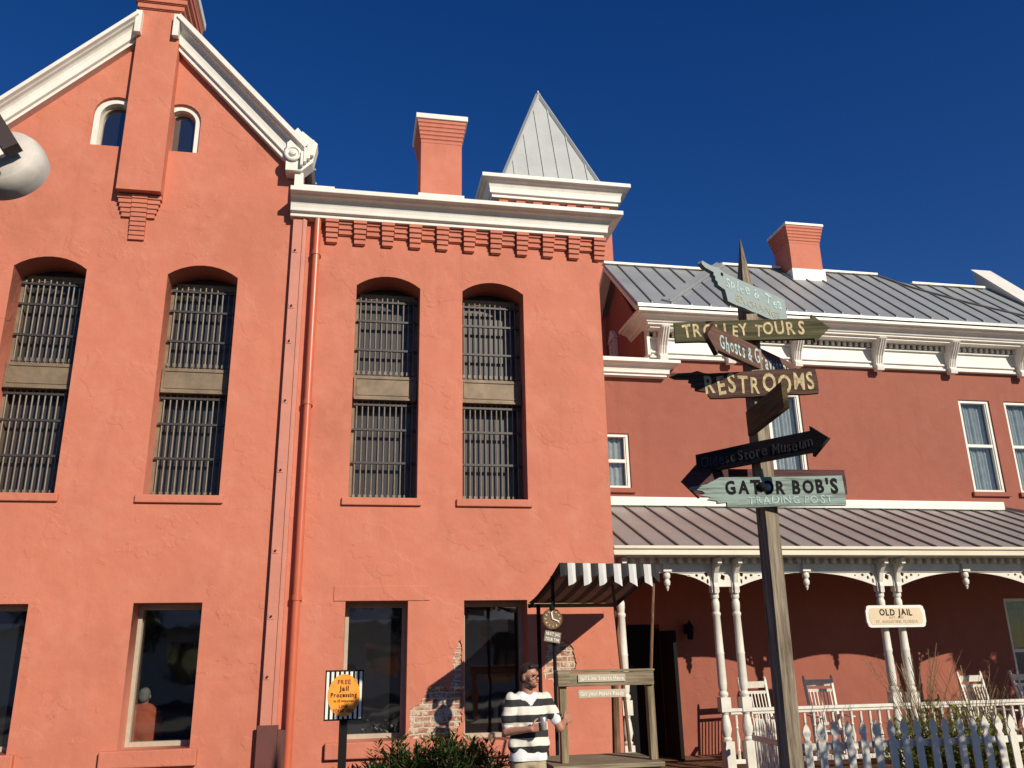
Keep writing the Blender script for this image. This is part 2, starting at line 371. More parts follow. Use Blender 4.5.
def glyph(ch, bold):
    k = (ch, bold)
    if k not in _glyph:
        cu = bpy.data.curves.new('g', 'FONT'); cu.body = ch; cu.size = 1; cu.extrude = .012; cu.offset = bold; cu.resolution_u = 3
        o = bpy.data.objects.new('g', cu); COL.objects.link(o)
        dg = bpy.context.evaluated_depsgraph_get(); dg.update()
        me = bpy.data.meshes.new_from_object(o.evaluated_get(dg)); bpy.data.objects.remove(o); bpy.data.curves.remove(cu)
        _glyph[k] = ([v.co.copy() for v in me.vertices], [list(p.vertices) for p in me.polygons]); bpy.data.meshes.remove(me)
    return _glyph[k]
def text(s, w, h, fr, m, name='lettering', parent=None, bold=.02, jit=.05, seed=1, capboost=1.0, slant=0):
    """lettering centred on fr = (origin, ux, uy, n), fitted to width w, cap height h"""
    rnd = random.Random(seed); out = []; x = 0
    for ch in s:
        if ch == ' ': x += .32; continue
        vs, fs = glyph(ch, bold)
        if not vs: continue
        x0 = min(v.x for v in vs); x1 = max(v.x for v in vs); sc = 1+rnd.uniform(-jit, jit)
        r = rnd.uniform(-jit, jit)*1.2; dy = rnd.uniform(-jit, jit)*.5
        q = []
        for v in vs:
            a, b = (v.x-x0)*sc, v.y*sc; a += b*slant
            q.append((x+a*math.cos(r)-b*math.sin(r), dy+a*math.sin(r)+b*math.cos(r), v.z))
        out.append((q, fs)); x += (x1-x0)*sc+.11+rnd.uniform(0, jit)
    tot = x-.11; sx = w/tot; sy = h/.7
    o, ux, uy, n = [Vector(a) for a in fr]; mb = MB()
    for q, fs in out:
        mb.add([o+ux*((a-tot/2)*sx)+uy*((b-.35)*sy)+n*(c*.1+.0015) for a, b, c in q], fs)
    return mb.build(name, m, parent)
def remeshed(prims, name, m, parent=None, voxel=.008, smooth=6):
    """one continuous surface from tapered limbs and ellipsoids"""
    mb = MB()
    for p in prims:
        if p[0] == 'c':
            _, a, b, r0, r1 = p; a, b = Vector(a), Vector(b); mb.tube(a, b, r0, r1, 16)
            for c, r in ((a, r0), (b, r1)): sphere(mb, c, (r, r, r))
        else:
            _, c, rr = p[:3]; sphere(mb, Vector(c), rr, p[3] if len(p) > 3 else None)
    o = mb.build(name, m, parent)
    r = o.modifiers.new('r', 'REMESH'); r.mode = 'VOXEL'; r.voxel_size = voxel; r.use_smooth_shade = True
    if smooth:
        s2 = o.modifiers.new('s', 'SMOOTH'); s2.factor = .5; s2.iterations = smooth
    dg = bpy.context.evaluated_depsgraph_get(); dg.update()
    me = bpy.data.meshes.new_from_object(o.evaluated_get(dg)); o.modifiers.clear(); old = o.data; o.data = me; bpy.data.meshes.remove(old); me.name = name
    return o
def sphere(mb, c, rr, rot=None, n=14):
    vs = []; fs = []
    for j in range(n+1):
        t = math.pi*j/n
        for i in range(n*2):
            f = math.pi*i/n; v = Vector((rr[0]*math.sin(t)*math.cos(f), rr[1]*math.sin(t)*math.sin(f), rr[2]*math.cos(t)))
            if rot is not None: v = rot @ v
            vs.append(c+v)
    for j in range(n):
        for i in range(n*2): fs.append((j*n*2+i, j*n*2+(i+1) % (n*2), (j+1)*n*2+(i+1) % (n*2), (j+1)*n*2+i))
    mb.add(vs, fs)
PROF = [(0, 0), (.40, 0), (.40, .15), (.48, .17), (.52, .19), (.525, .34), (.55, .48), (.60, .60), (.67, .67), (.72, .69), (.76, .70), (.80, .71), (.86, .76), (1, .80), (1, 1), (0, 1)]
def sweep(mb, path, prof, closed=False):
    # path: plan points with outward mitre vectors ((x, y), (ox, oy)); prof: (out, z)
    n, k = len(path), len(prof); vs = [(p[0]+o[0]*e, p[1]+o[1]*e, z) for p, o in path for e, z in prof]; fs = []
    for i in range(n if closed else n-1):
        a, c = i*k, ((i+1) % n)*k
        for j in range(k): fs.append((a+j, a+(j+1) % k, c+(j+1) % k, c+j))
    if not closed: fs += [list(range(k)), list(range((n-1)*k, n*k))]
    mb.add(vs, fs)
def prof(proj, z0, z1): return [(u*proj, z0+v*(z1-z0)) for u, v in PROF]
XZ = lambda x, y, z: ((x, y, z), (1, 0, 0), (0, 0, 1), (0, -1, 0))   # frame facing the street

# ------------------------------------------------------------------ ground
g = MB(); g.box(-400, 400, -400, 400, -.5, 0); tag(g.build('ground', M['asphalt']), kind='structure')
g = MB(); g.box(-30, 30, 7.6, 11.7, .004, .03); tag(g.build('pavement', M['paving'], bevel=.01), kind='structure')

# ================================================================== JAIL
jail = tag(empty('jail_building', (-1, 12, 0)), 'tall coral stucco jail building with barred arched windows and steep front gable', 'building')
JO = Vector((-1, 12, 0))
def J(o):                     # parent keeping world coordinates
    o.parent = jail; o.matrix_parent_inverse = Matrix.Translation(-JO); return o
XW1, XW2, XW3, XW4 = (-4.83, -3.87), (-2.77, -1.79), (-.06, .90), (1.55, 2.51)
G1, G2, G3, G4 = (-4.90, -3.98), (-2.73, -1.88), (-.04, .80), (1.57, 2.46)
UP = (3.95, 7.19, 7.36)
holes_l = [arch_poly(*XW1, *UP), arch_poly(*XW2, *UP)]
holes_l += [[(a, .78), (b, .78), (b, 2.54), (a, 2.54)] for a, b in (G1, G2)]
holes_l += [arch_poly(-4.10, -3.44, 9.24, 9.78, 10.11, 14), arch_poly(-3.12, -2.54, 9.24, 9.80, 10.09, 14)]
PK = 11.72
outer = [(-5.6, 0), (-.95, 0), (-.95, 9.2), (-3.28, PK-.15), (-5.6, 9.2)]
J(wall_panel('gable_wall', [outer]+holes_l, 12, .60, M['stucco']))
holes_c = [arch_poly(*XW3, *UP), arch_poly(*XW4, *UP)]
holes_c += [[(G3[0], .78), (G3[1], .78), (G3[1], 2.54), (G3[0], 2.54)], [(G4[0], .74), (G4[1], .74), (G4[1], 2.54), (G4[0], 2.54)]]
def patch_outline(pts, seed, x0, x1):
    rnd = random.Random(seed); P = []
    for i, a in enumerate(pts):
        c = pts[(i+1) % len(pts)]; n = max(2, int(math.dist(a, c)/.03))
        for k in range(n):
            t = k/n; P.append((min(x1, max(x0, a[0]+(c[0]-a[0])*t+rnd.uniform(-.016, .016))), a[1]+(c[1]-a[1])*t+rnd.uniform(-.016, .016)))
    return P
PT1 = patch_outline([(.84, .78), (.85, 1.16), (.98, 1.20), (1.05, 1.36), (1.26, 1.46), (1.38, 1.36), (1.42, 1.62), (1.44, 1.86), (1.53, 2.06), (1.54, 1.90), (1.54, .98), (1.42, .78)], 3, .83, 1.55)
PT2 = patch_outline([(2.66, 1.50), (2.74, 1.98), (2.86, 1.92), (2.98, 2.0), (3.08, 1.92), (3.14, 1.74), (3.12, 1.60), (3.0, 1.50), (2.84, 1.44)], 5, 2.6, 3.5)
holes_c += [PT1, PT2]
for q in (PT1, PT2):
    xs = [p[0] for p in q]; zs = [p[1] for p in q]; bb = MB(); bb.box(max(.806, min(xs)-.05), min(1.564, max(xs)+.05) if q is PT1 else max(xs)+.05, 12.022, 12.40, min(zs)-.05, max(zs)+.05); J(bb.build('exposed_brick', M['brick']))
J(wall_panel('wall', [[(-.949, 0), (3.76, 0), (3.76, 8.5), (-.949, 8.5)]]+holes_c, 12, .60, M['stucco']))
b = MB(); b.box(-5.6, -.951, 12.61, 15.2, 2.95, 9.1); b.box(-5.6, -.951, 15.2, 21, 0, 9.1); b.box(-5.6, -3.75, 12.61, 15.2, 0, 2.95); b.box(-1.45, -.951, 12.61, 15.2, 0, 2.95); b.box(-.949, 3.759, 12.61, 15.5, 0, 8.45)
b.prism([(-5.6, 9.1), (-.95, 9.1), (-3.28, 11.6)], ((0, 12.61, 0), (1, 0, 0), (0, 0, 1), (0, 1, 0)), 8.5)
J(b.build('rear_block', M['stucco']))
# gable roof slabs
b = MB()
for sx in (-1, 1):
    p0 = Vector((-3.28, 0, PK)); p1 = Vector((-3.28+sx*2.45, 0, 9.12)); d = (p1-p0); L = d.length; d.normalize(); up = Vector((-d.z*sx, 0, d.x*sx)) if sx > 0 else Vector((d.z, 0, -d.x))
    if up.z < 0: up = -up
    b.obox(Vector((p0.x, 11.95, p0.z)), d, (0, 1, 0), up, L, 9.3, .06)
    for k in range(22): b.obox(Vector((p0.x, 12.1+k*.42, p0.z))+up*.06, d, (0, 1, 0), up, L, .025, .03)
J(b.build('gable_roof', M['roof']))
# raking cornice: stepped mouldings on both slopes
b = MB()
for sx, xe, ze in ((1, -.98, 9.35), (-1, -5.62, 9.27)):
    p0 = Vector((-3.28+sx*.28, 0, 11.46 if sx > 0 else 11.43)); p1 = Vector((xe+sx*.05, 0, ze-.055)); kk = 1 if sx > 0 else .74; d = (p1-p0); L = d.length; d.normalize()
    up = d.cross(Vector((0, 1, 0))); up = up if up.z > 0 else -up
    b.prism([(u*.36, (-.30+v*.375)*kk) for u, v in PROF], ((p0.x, 12.03, p0.z), (0, -1, 0), up, d), L)
    b.box(p0.x-.045, p0.x+.045, 11.70, 12.02, 11.12, 11.52)
J(b.build('raking_cornice', M['white']))
# kneeler block with round rosette at the foot of the right rake
b = MB(); b.prism([(-1.20, 8.92), (-.96, 8.92), (-.80, 9.08), (-.74, 9.42), (-.98, 9.62), (-1.20, 9.40)], ((0, 12.0, 0), (1, 0, 0), (0, 0, 1), (0, -1, 0)), .26)
b.prism([(-1.18, 9.25), (-.90, 9.20), (-.88, 9.50), (-1.06, 9.72), (-1.22, 9.50)], ((0, 12.0, 0), (1, 0, 0), (0, 0, 1), (0, -1, 0)), .20)
for k in range(4): b.box(-.98+k*.045, -.94+k*.05, 11.66, 11.98, 8.98+k*.06, 9.22+k*.07)
b.box(-1.06, -.93, 11.80, 12.0, 8.56, 8.92)
b.box(-.94, -.45, 11.72, 12.3, 8.57, 8.68)
b.lathe((-1.10, 11.74, 9.20), [(0, .13), (.04, .13), (.05, .11), (.05, .09), (.03, .085), (.03, .06), (.07, .05), (.08, .02)], 20, (0, -1, 0))
J(b.build('kneeler', M['white'], bevel=.005))
# gable chimney shaft, corbelled foot and flared head
b = MB(); b.box(-3.58, -2.96, 11.80, 12.6, 8.42, 11.62)
for k, (e, z) in enumerate(((.04, 11.62), (.08, 11.72), (.12, 11.82), (.14, 11.92), (.14, 12.02))):
    b.box(-3.58-e, -2.96+e, 11.80-e, 12.6+e, z+.012, z+.095); b.box(-3.58-e+.02, -2.96+e-.02, 11.82-e, 12.6+e-.02, z-.002, z+.012)
J(b.build('gable_chimney', M['stucco'], bevel=.006))
b = MB()
for k in range(5):
    z = 8.41-k*.072; t = .085-.011*k
    for x0, x1 in ((-3.58+.02*k, -3.37), (-3.15, -2.96-.02*k)): b.box(x0, x1, 12-t, 12.02, z-.066, z-.006)
for k in range(10):
    z = 8.41-k*.072; t = .10-.007*k; b.box(-3.37+.002, -3.15-.002, 12-t, 12.02, z-.066, z-.006)
    b.box(-3.36, -3.16, 12-t+.012, 12.02, z-.006, z)
J(b.build('chimney_corbel', M['brickpaint'], bevel=.004))
b = MB(); b.box(-3.75, -2.79, 11.63, 12.78, 12.12, 12.26); J(b.build('chimney_cap', M['white'], bevel=.01))
# attic windows: white arched surround, pane
def attic(x0, x1, zs, zt):
    f = empty('attic_window', (0, 0, 0)); J(f)
    wall_panel('frame', [arch_poly(x0+.002, x1-.002, 9.242, zs, zt-.002, 14), arch_poly(x0+.085, x1-.085, 9.27, zs, zt-.085, 14)], 12.05, .14, M['white'], f)
    wall_panel('sash', [arch_poly(x0+.07, x1-.07, 9.25, zs, zt-.07, 14), arch_poly(x0+.115, x1-.115, 9.30, zs, zt-.115, 14)], 12.14, .04, M['framegrey'], f)
    wall_panel('pane', [arch_poly(x0+.09, x1-.09, 9.26, zs, zt-.09, 10)], 12.17, .02, M['glass'], f)
attic(-4.10, -3.44, 9.78, 10.11); attic(-3.12, -2.54, 9.80, 10.09)
# upper barred windows
BR = random.Random(12)
def barred(x0, x1, lbl=None):
    f = empty('barred_window'); J(f)
    if lbl: f['label'] = lbl
    wv = x1-x0; yb = 12.33
    pn = MB(); pn.box(x0+.001, x1-.001, 12.50, 12.53, 3.96, 7.35); pn.build('pane', M['paneldark'], f)
    fr = MB(); fr.box(x0+.001, x0+.05, 12.36, 12.499, 3.96, 7.15); fr.box(x1-.05, x1-.001, 12.36, 12.499, 3.96, 7.15)
    fr.box(x0+.05, x1-.05, 12.40, 12.499, 7.13, 7.22); fr.box(x0+.001, x1-.001, 12.27, 12.45, 3.951, 3.99)
    fr.build('frame', M['panelmetal'], f)
    for z0, z1, hs in ((5.88, 7.12, (6.74, 6.27, 7.06)), (4.00, 5.46, (5.02, 4.52, 5.40))):
        gr = MB()
        for k in range(11):
            xx = x0+.07+(wv-.14)*k/10+BR.uniform(-.004, .004); gr.tube((xx, yb, z0-.06), (xx+BR.uniform(-.006, .006), yb+BR.uniform(-.004, .004), z1+BR.uniform(-.01, .02)), .0115, n=8)
            gr.box(xx-.02, xx+.02, yb-.02, yb+.03, z0-.005, z0+.05)
        gr.m = 1
        for h in hs: gr.box(x0+.02, x1-.02, yb-.022, yb+.018, h-.016, h+.016)
        gr.build('grille', [M['bars'], M['barsdark']], f, smooth=False)
    pl = MB(); pl.box(x0+.012, x1-.012, 12.26, 12.40, 5.49, 5.84); pl.box(x0+.05, x1-.05, 12.25, 12.26, 5.53, 5.545)
    pl.box(x0+.05, x1-.05, 12.245, 12.26, 5.785, 5.80); pl.box(x0+.05, x0+.065, 12.25, 12.26, 5.545, 5.785); pl.box(x1-.065, x1-.05, 12.25, 12.26, 5.545, 5.785)
    pl.box(x0+.02, x1-.02, 12.235, 12.40, 5.46, 5.49)
    pl.build('middle_panel', M['panelmetal'], f, bevel=.004)
    sl = MB(); sl.box(x0-.09, x1+.06, 11.955, 12.21, 3.84, 3.949); sl.build('sill', M['stucco'], f, bevel=.012)
    return f
barred(*XW1); barred(*XW2); barred(*XW3); barred(*XW4)
# ground-floor windows
def shopwin(x0, x1, z0=.78, sill=True, clear=False):
    f = empty('ground_window'); J(f)
    fr = MB(); fr.box(x0+.001, x0+.055, 12.34, 12.47, z0+.001, 2.539); fr.box(x1-.055, x1-.001, 12.34, 12.47, z0+.001, 2.539)
    fr.box(x0+.055, x1-.055, 12.34, 12.47, 2.47, 2.539); fr.box(x0+.055, x1-.055, 12.34, 12.47, z0+.001, z0+.06)
    fr.build('frame', M['framegrey'], f, bevel=.004)
    p = MB(); p.box(x0+.05, x1-.05, 12.41, 12.43, z0+.05, 2.48); p.build('pane', M['showglass'] if clear else M['glass'], f)
    if sill:
        s = MB(); s.box(x0-.19, x1+.10, 11.92, 12.2, z0-.20, z0-.001); s.build('sill', M['stucco'], f, bevel=.015)
shopwin(*G1); shopwin(*G2, clear=True); shopwin(*G3); shopwin(*G4, z0=.74)
b = MB(); b.box(-3.74, -1.46, 15.17, 15.199, 0, 2.94); b.box(-3.749, -3.72, 12.62, 15.17, 0, 2.94); b.box(-1.48, -1.451, 12.62, 15.17, 0, 2.94); b.box(-3.72, -1.48, 12.62, 15.17, 2.90, 2.949); J(b.build('room_lining', M['room']))
b = MB(); b.box(-2.35, -1.95, 15.13, 15.169, .7, 1.25); b.box(-2.45, -2.05, 15.13, 15.169, 1.5, 2.1); J(b.build('wall_picture', M['framegrey']))
b = MB(); b.box(-.20, 1.10, 11.986, 12.01, 2.541, 2.74); J(b.build('lintel', M['stucco'], bevel=.008))
# cornice of the centre block
b = MB()
sweep(b, [((-1.09, 12.02), (0, -1)), ((3.66, 12.02), (1, -1)), ((3.66, 13.6), (1, 0))], prof(.44, 8.20, 8.57))
b.box(-1.08, 3.66, 12.02, 12.6, 8.46, 8.565)
J(b.build('cornice', M['white'], bevel=.008))
b = MB(); b.box(-.9, 3.9, 12.5, 15.6, 8.46, 8.60); J(b.build('flat_roof', M['roof']))
# corbel table
b = MB()
for i in range(11):
    x = -.465+i*.4235
    for k in range(5):
        z = 8.215-k*.075; t = .155-.024*k; e = .10-.004*k
        b.box(x-e, x+e, 12-t, 12.01, z-.062, z); b.box(x-e+.012, x+e-.012, 12-t+.02, 12.01, z-.075, z-.062)
    if i < 10:
        for k in range(3):
            z = 8.215-k*.075; t = .10-.026*k; b.box(x+.1006, x+.323, 12-t, 12.01, z-.062, z); b.box(x+.1006, x+.323, 12-t+.02, 12.01, z-.075, z-.062)
J(b.build('corbel_table', M['brickpaint'], bevel=.004))
# chimney
b = MB(); b.box(.95, 1.67, 13.0, 13.75, 8.6, 10.47)
for k in range(6):
    e = .013*k+.006; z = 10.44+k*.075; b.box(.95-e, 1.67+e, 13-e, 13.75+e, z+.01, z+.068); b.box(.96-e, 1.66+e, 13.012-e, 13.74+e, z-.005, z+.01)
c = J(b.build('chimney', M['brickpaint'], bevel=.004))
b = MB(); b.box(.85, 1.77, 12.90, 13.85, 10.89, 10.99); o = b.build('cap', M['white'], bevel=.008); o.parent = c
b = MB(); b.box(.91, 1.71, 12.95, 13.80, 8.60, 9.42); o = b.build('flashing', M['white'], bevel=.008); o.parent = c
# square tower
tw = J(empty('tower'))
b = MB(); b.box(3.0, 5.70, 17, 19.6, 0, 11.75)
for k in range(7): b.box(3.03+k*.40, 3.24+k*.40, 16.90, 17.0, 11.35, 11.74)
b.box(2.95, 5.75, 16.95, 19.65, 11.52, 11.60); b.build('shaft', M['brickpaint'], tw)
b = MB()
sweep(b, [((3.02, 17.02), (-1, -1)), ((5.68, 17.02), (1, -1)), ((5.68, 19.58), (1, 1)), ((3.02, 19.58), (-1, 1))], prof(.42, 11.74, 12.22), True)
b.box(3.03, 5.67, 17.03, 19.57, 12.0, 12.21)
b.build('tower_cornice', M['white'], tw, bevel=.01)
b = MB(); cx, cy, r, zb, zt = 4.33, 18.2, 1.24, 12.2, 15.62
base = [(cx-r, cy-r), (cx+r, cy-r), (cx+r, cy+r), (cx-r, cy+r)]
b.add([(x, y, zb) for x, y in base]+[(cx, cy, zt)], [(0, 1, 4), (1, 2, 4), (2, 3, 4), (3, 0, 4), (0, 3, 2, 1)])
for i in range(4): b.beam((*base[i], zb), (cx, cy, zt+.03), .10, .07)
for k in range(1, 7):
    u = -r+2*r*k/7; h = zb+(1-abs(u)/r)*(zt-zb)
    b.beam((cx+u, cy-r-.01, zb), (cx+u, cy-r*(abs(u)/r)-.01, h), .03, .03, (0, -1, 0))
    b.beam((cx+r+.01, cy+u, zb), (cx+r*(abs(u)/r)+.01, cy+u, h), .03, .03, (1, 0, 0))
b.tube((cx, cy, zt-.1), (cx, cy, zt+.12), .05, .02)
b.build('spire', M['roofpale'], tw)
# painted conductor channel with bolts, and round downpipe
b = MB(); b.box(-1.045, -.84, 11.90, 12.0, .2, 8.22); b.box(-.90, -.86, 11.885, 11.90, .75, 8.22)
ch = J(b.build('conductor_channel', M['boxpaint'], bevel=.006))
for z in (7.65, 6.75, 6.2, 5.3, 4.3, 3.2, 2.35, 1.6):
    b = MB(); b.box(-1.03, -.955, 11.892, 11.90, z-.035, z+.035); b.m = 1; b.tube((-.99, 11.895, z), (-.99, 11.87, z), .014); o = b.build('bolt', [M['boxpaint'], M['letdark']]); o.parent = ch
b = MB(); b.box(-1.07, -.81, 11.87, 11.90, .1, 1.02); b.box(-.815, -.72, 11.86, 12, .1, .96); o = b.build('channel_boot', mat('dark_red_iron', (.12, .035, .028), rough=.6, var=.2)); o.parent = ch
b = MB(); b.tube((-.68, 11.90, .3), (-.68, 11.90, 8.22), .052, n=16)
for z in (2.55, 5.25, 7.6): b.tube((-.68, 11.90, z), (-.68, 11.90, z+.07), .062, n=16); b.box(-.75, -.61, 11.9, 12.0, z, z+.05)
J(b.build('downpipe', M['pipe'], smooth=True))
# ================================================================== WING WITH PORCH
wing = tag(empty('wing_building', (9, 14.7, 0)), 'two-storey coral wing building with grey metal roof and white columned porch', 'building')
WO = Vector((9, 14.7, 0))
def Wp(o): o.parent = wing; o.matrix_parent_inverse = Matrix.Translation(-WO); return o
YW = 14.7
uw = [(4.10, 5.02, 4.67, 5.70), (7.88, 8.60, 4.71, 6.62), (12.12, 12.84, 4.71, 6.62), (13.18, 13.90, 4.71, 6.62)]
pw = (12.30, 13.30, .75, 2.66)
hl = [[(a, z0), (b_, z0), (b_, z1), (a, z1)] for a, b_, z0, z1 in uw+[pw, (4.42, 5.36, .12, 2.27)]]
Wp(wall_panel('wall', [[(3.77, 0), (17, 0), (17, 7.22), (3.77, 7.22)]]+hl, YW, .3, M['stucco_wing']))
b = MB(); b.box(3.77, 17, 15.01, 18, 0, 7.0); b.box(5.42, 17, YW+.001, 18.2, 7.2, 7.9)
b.prism([(14.75, 7.9), (18.15, 7.9), (16.1, 9.4)], ((5.42, 0, 0), (0, 1, 0), (0, 0, 1), (1, 0, 0)), 11)
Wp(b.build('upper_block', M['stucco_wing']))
def sash(x0, x1, z0, z1, y, cur=True, cm='curtain'):
    f = empty('window'); Wp(f); zm = z0+(z1-z0)*.5
    fr = MB(); t = .06
    fr.box(x0+.001, x0+t, y+.03, y+.13, z0, z1); fr.box(x1-t, x1-.001, y+.03, y+.13, z0, z1); fr.box(x0+t, x1-t, y+.03, y+.13, z1-t, z1-.001)
    fr.box(x0+t, x1-t, y+.03, y+.13, z0+.001, z0+.05); fr.box(x0+t, x1-t, y+.045, y+.12, zm-.03, zm+.03)
    fr.box(x0+t, x0+t+.025, y+.05, y+.12, z0+.05, z1-t); fr.box(x1-t-.025, x1-t, y+.05, y+.12, z0+.05, z1-t)
    fr.build('frame', M['white'], f, bevel=.004)
    p = MB(); p.box(x0+t, x1-t, y+.085, y+.089, z0+.05, z1-t); p.build('pane', M['clearglass'] if cur else M['glass'], f)
    if cur:
        c = MB(); n = 40; W_ = x1-x0-2*t; vs = []
        for i in range(n+1):
            u = i/n; yy = y+.17+.018*math.sin(u*46)+.012*math.sin(u*17+1)
            vs += [(x0+t+u*W_, yy, z0+.03), (x0+t+u*W_, yy, z1-t+.02)]
        c.add(vs, [(2*i, 2*i+2, 2*i+3, 2*i+1) for i in range(n)]); c.build('curtain', M[cm], f, smooth=True)
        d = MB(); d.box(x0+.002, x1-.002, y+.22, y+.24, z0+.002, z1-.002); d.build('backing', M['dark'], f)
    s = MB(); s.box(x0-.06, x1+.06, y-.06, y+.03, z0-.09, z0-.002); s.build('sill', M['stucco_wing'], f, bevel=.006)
for q in uw: sash(*q, YW)
sash(*pw, YW, cm='shadecurtain')
# porch door
f = Wp(empty('door')); b = MB(); b.box(4.42, 5.36, YW+.2, YW+.24, .12, 2.27); b.build('doorway_dark', M['black'], f)  # black sheet across the opening stands in for the dark inside
b = MB(); b.box(5.26, 5.33, YW-.03, YW+.02, .12, 2.2); b.box(5.36, 5.42, YW-.62, YW-.01, .12, 2.15); b.build('open_shutter', M['black'], f)
# cornices
b = MB()
b.box(5.52, 16.8, 14.60, 14.699, 7.20, 7.24); b.box(5.56, 16.8, 14.63, 14.699, 7.24, 7.60); b.box(5.52, 16.8, 14.59, 14.699, 7.30, 7.335); b.box(5.52, 16.8, 14.58, 14.699, 7.58, 7.62)
pf = [(0, 7.72), (.34, 7.72), (.34, 7.76), (.40, 7.77), (.40, 7.80), (.43, 7.81), (.45, 7.86), (.50, 7.90), (.57, 7.915), (.57, 7.935), (.64, 7.94), (.64, 8.0), (0, 8.0)]
sweep(b, [((5.80, 15.35), (-1, 0)), ((5.80, 14.699), (-1, -1)), ((16.8, 14.699), (0, -1))], pf)
b.box(5.46, 5.52, 14.56, 15.2, 7.24, 7.719); b.box(5.43, 5.53, 14.7, 15.22, 7.20, 7.26)
for k in range(84): b.box(5.60+k*.13, 5.66+k*.13, 14.55, 14.63, 7.625, 7.715)
Wp(b.build('main_cornice', M['white'], bevel=.006))
for x in (5.76, 7.15, 8.56, 10.34, 12.0, 13.65, 15.2):
    b = MB(); b.prism([(14.63, 7.12), (14.50, 7.12), (14.48, 7.20), (14.52, 7.26), (14.46, 7.42), (14.34, 7.60), (14.26, 7.75), (14.63, 7.75)], ((x-.08, 0, 0), (0, 1, 0), (0, 0, 1), (1, 0, 0)), .16)
    for e in (-.05, 0, .05):
        b.beam((x+e, 14.25, 7.73), (x+e, 14.335, 7.585), .016, .02, (0, -1, 0)); b.beam((x+e, 14.335, 7.585), (x+e, 14.455, 7.415), .016, .02, (0, -1, 0)); b.beam((x+e, 14.455, 7.415), (x+e, 14.515, 7.26), .016, .02, (0, -1, 0))
    Wp(b.build('cornice_bracket', M['white'], bevel=.006))
b = MB(); sweep(b, [((3.77, 14.699), (0, -1)), ((5.66, 14.699), (1, -1)), ((5.66, 14.9), (1, 0))], prof(.36, 6.80, 7.07)); b.box(3.77, 5.4, 14.34, 15.5, 7.07, 7.09)
Wp(b.build('link_cornice', M['white']))
# main roof
rf = Wp(empty('roof')); sl_ = .885
def zr(y): return 8.02+(y-14.04)*sl_
b = MB(); YR, YR2 = 15.98, 16.4
def slab(mb, xa, xb, ya, yb, t=.06):
    mb.prism([(ya, zr(ya)), (yb, zr(yb)), (yb, zr(yb)+t), (ya, zr(ya)+t)], ((xa, 0, 0), (0, 1, 0), (0, 0, 1), (1, 0, 0)), xb-xa)
slab(b, 5.14, 16.8, 14.04, YR); b.prism([(YR, zr(YR)), (18.5, 7.98), (18.5, 8.04), (YR, zr(YR)+.06)], ((5.14, 0, 0), (0, 1, 0), (0, 0, 1), (1, 0, 0)), 11.6)
# raised hipped middle
x0h, x1h = 8.05, 11.95
A = [(x0h-.45, YR-.02, zr(YR)+.03), (x0h, YR2, zr(YR2)+.06), (x1h, YR2, zr(YR2)+.06), (x1h+.6, YR-.02, zr(YR)+.03), (x1h+.3, YR+.8, zr(YR)-.1), (x0h-.2, YR+.8, zr(YR)-.1)]
b.add(A, [(0, 3, 2, 1), (1, 2, 4, 5), (0, 1, 5), (2, 3, 4)])
b.build('roof_sheets', M['roof'], rf)
b = MB()
for k in range(29):
    x = 5.42+k*.395; yt = YR
    if x0h < x < x1h: yt = YR2
    b.prism([(14.06, zr(14.06)+.06), (yt, zr(yt)+.06), (yt, zr(yt)+.095), (14.06, zr(14.06)+.095)], ((x, 0, 0), (0, 1, 0), (0, 0, 1), (1, 0, 0)), .025)
b.build('seams', M['seam'], rf)
b = MB()
b.beam((5.12, YR, zr(YR)+.075), (x0h-.42, YR, zr(YR)+.075), .16, .05); b.beam((x0h, YR2, zr(YR2)+.075), (x1h, YR2, zr(YR2)+.075), .16, .05); b.beam((x1h+.55, YR, zr(YR)+.075), (14.4, YR, zr(YR)+.075), .16, .05)
b.build('ridge_cap', M['white'], rf)
b = MB()
b.beam((x0h, YR2, zr(YR2)+.09), (5.75, 14.12, zr(14.12)+.09), .22, .035, (0, -.7, .7)); b.beam((5.80, 14.12, zr(14.12)+.115), (x0h+.02, YR2-.05, zr(YR2)+.1), .03, .04, (0, -.7, .7))
b.build('hip_band', M['roof'], rf)
b = MB(); pts = [(x1h, YR2, zr(YR2)+.08), (12.35, 15.7, zr(15.7)+.08), (13.1, 15.0, zr(15.0)+.08), (14.0, 14.4, zr(14.4)+.08)]
for p, q in zip(pts, pts[1:]): b.beam(p, q, .05, .04, (0, -.7, .7))
b.build('right_hip_cap', M['seam'], rf)
b = MB(); b.prism([(14.06, 8.02), (15.98, zr(15.98)), (15.98, zr(15.98)-.09), (14.16, 7.98)], ((5.12, 0, 0), (0, 1, 0), (0, 0, 1), (1, 0, 0)), .20)
b.prism([(18.5, 7.98), (15.98, zr(15.98)), (15.98, zr(15.98)-.12), (18.3, 7.92)], ((5.12, 0, 0), (0, 1, 0), (0, 0, 1), (1, 0, 0)), .20)
b.build('gable_barge', M['cream'], rf)
b = MB(); b.prism([(16.35, 9.2), (16.35, 10.40), (14.55, 8.50), (14.55, 7.9)], ((14.55, 0, 0), (0, 1, 0), (0, 0, 1), (1, 0, 0)), .5); Wp(b.build('parapet', M['cream']))
b = MB(); b.prism([(16.38, 10.44), (16.38, 10.50), (14.4, 8.41), (14.4, 8.35)], ((14.53, 0, 0), (0, 1, 0), (0, 0, 1), (1, 0, 0)), .54); Wp(b.build('parapet_coping', M['white']))
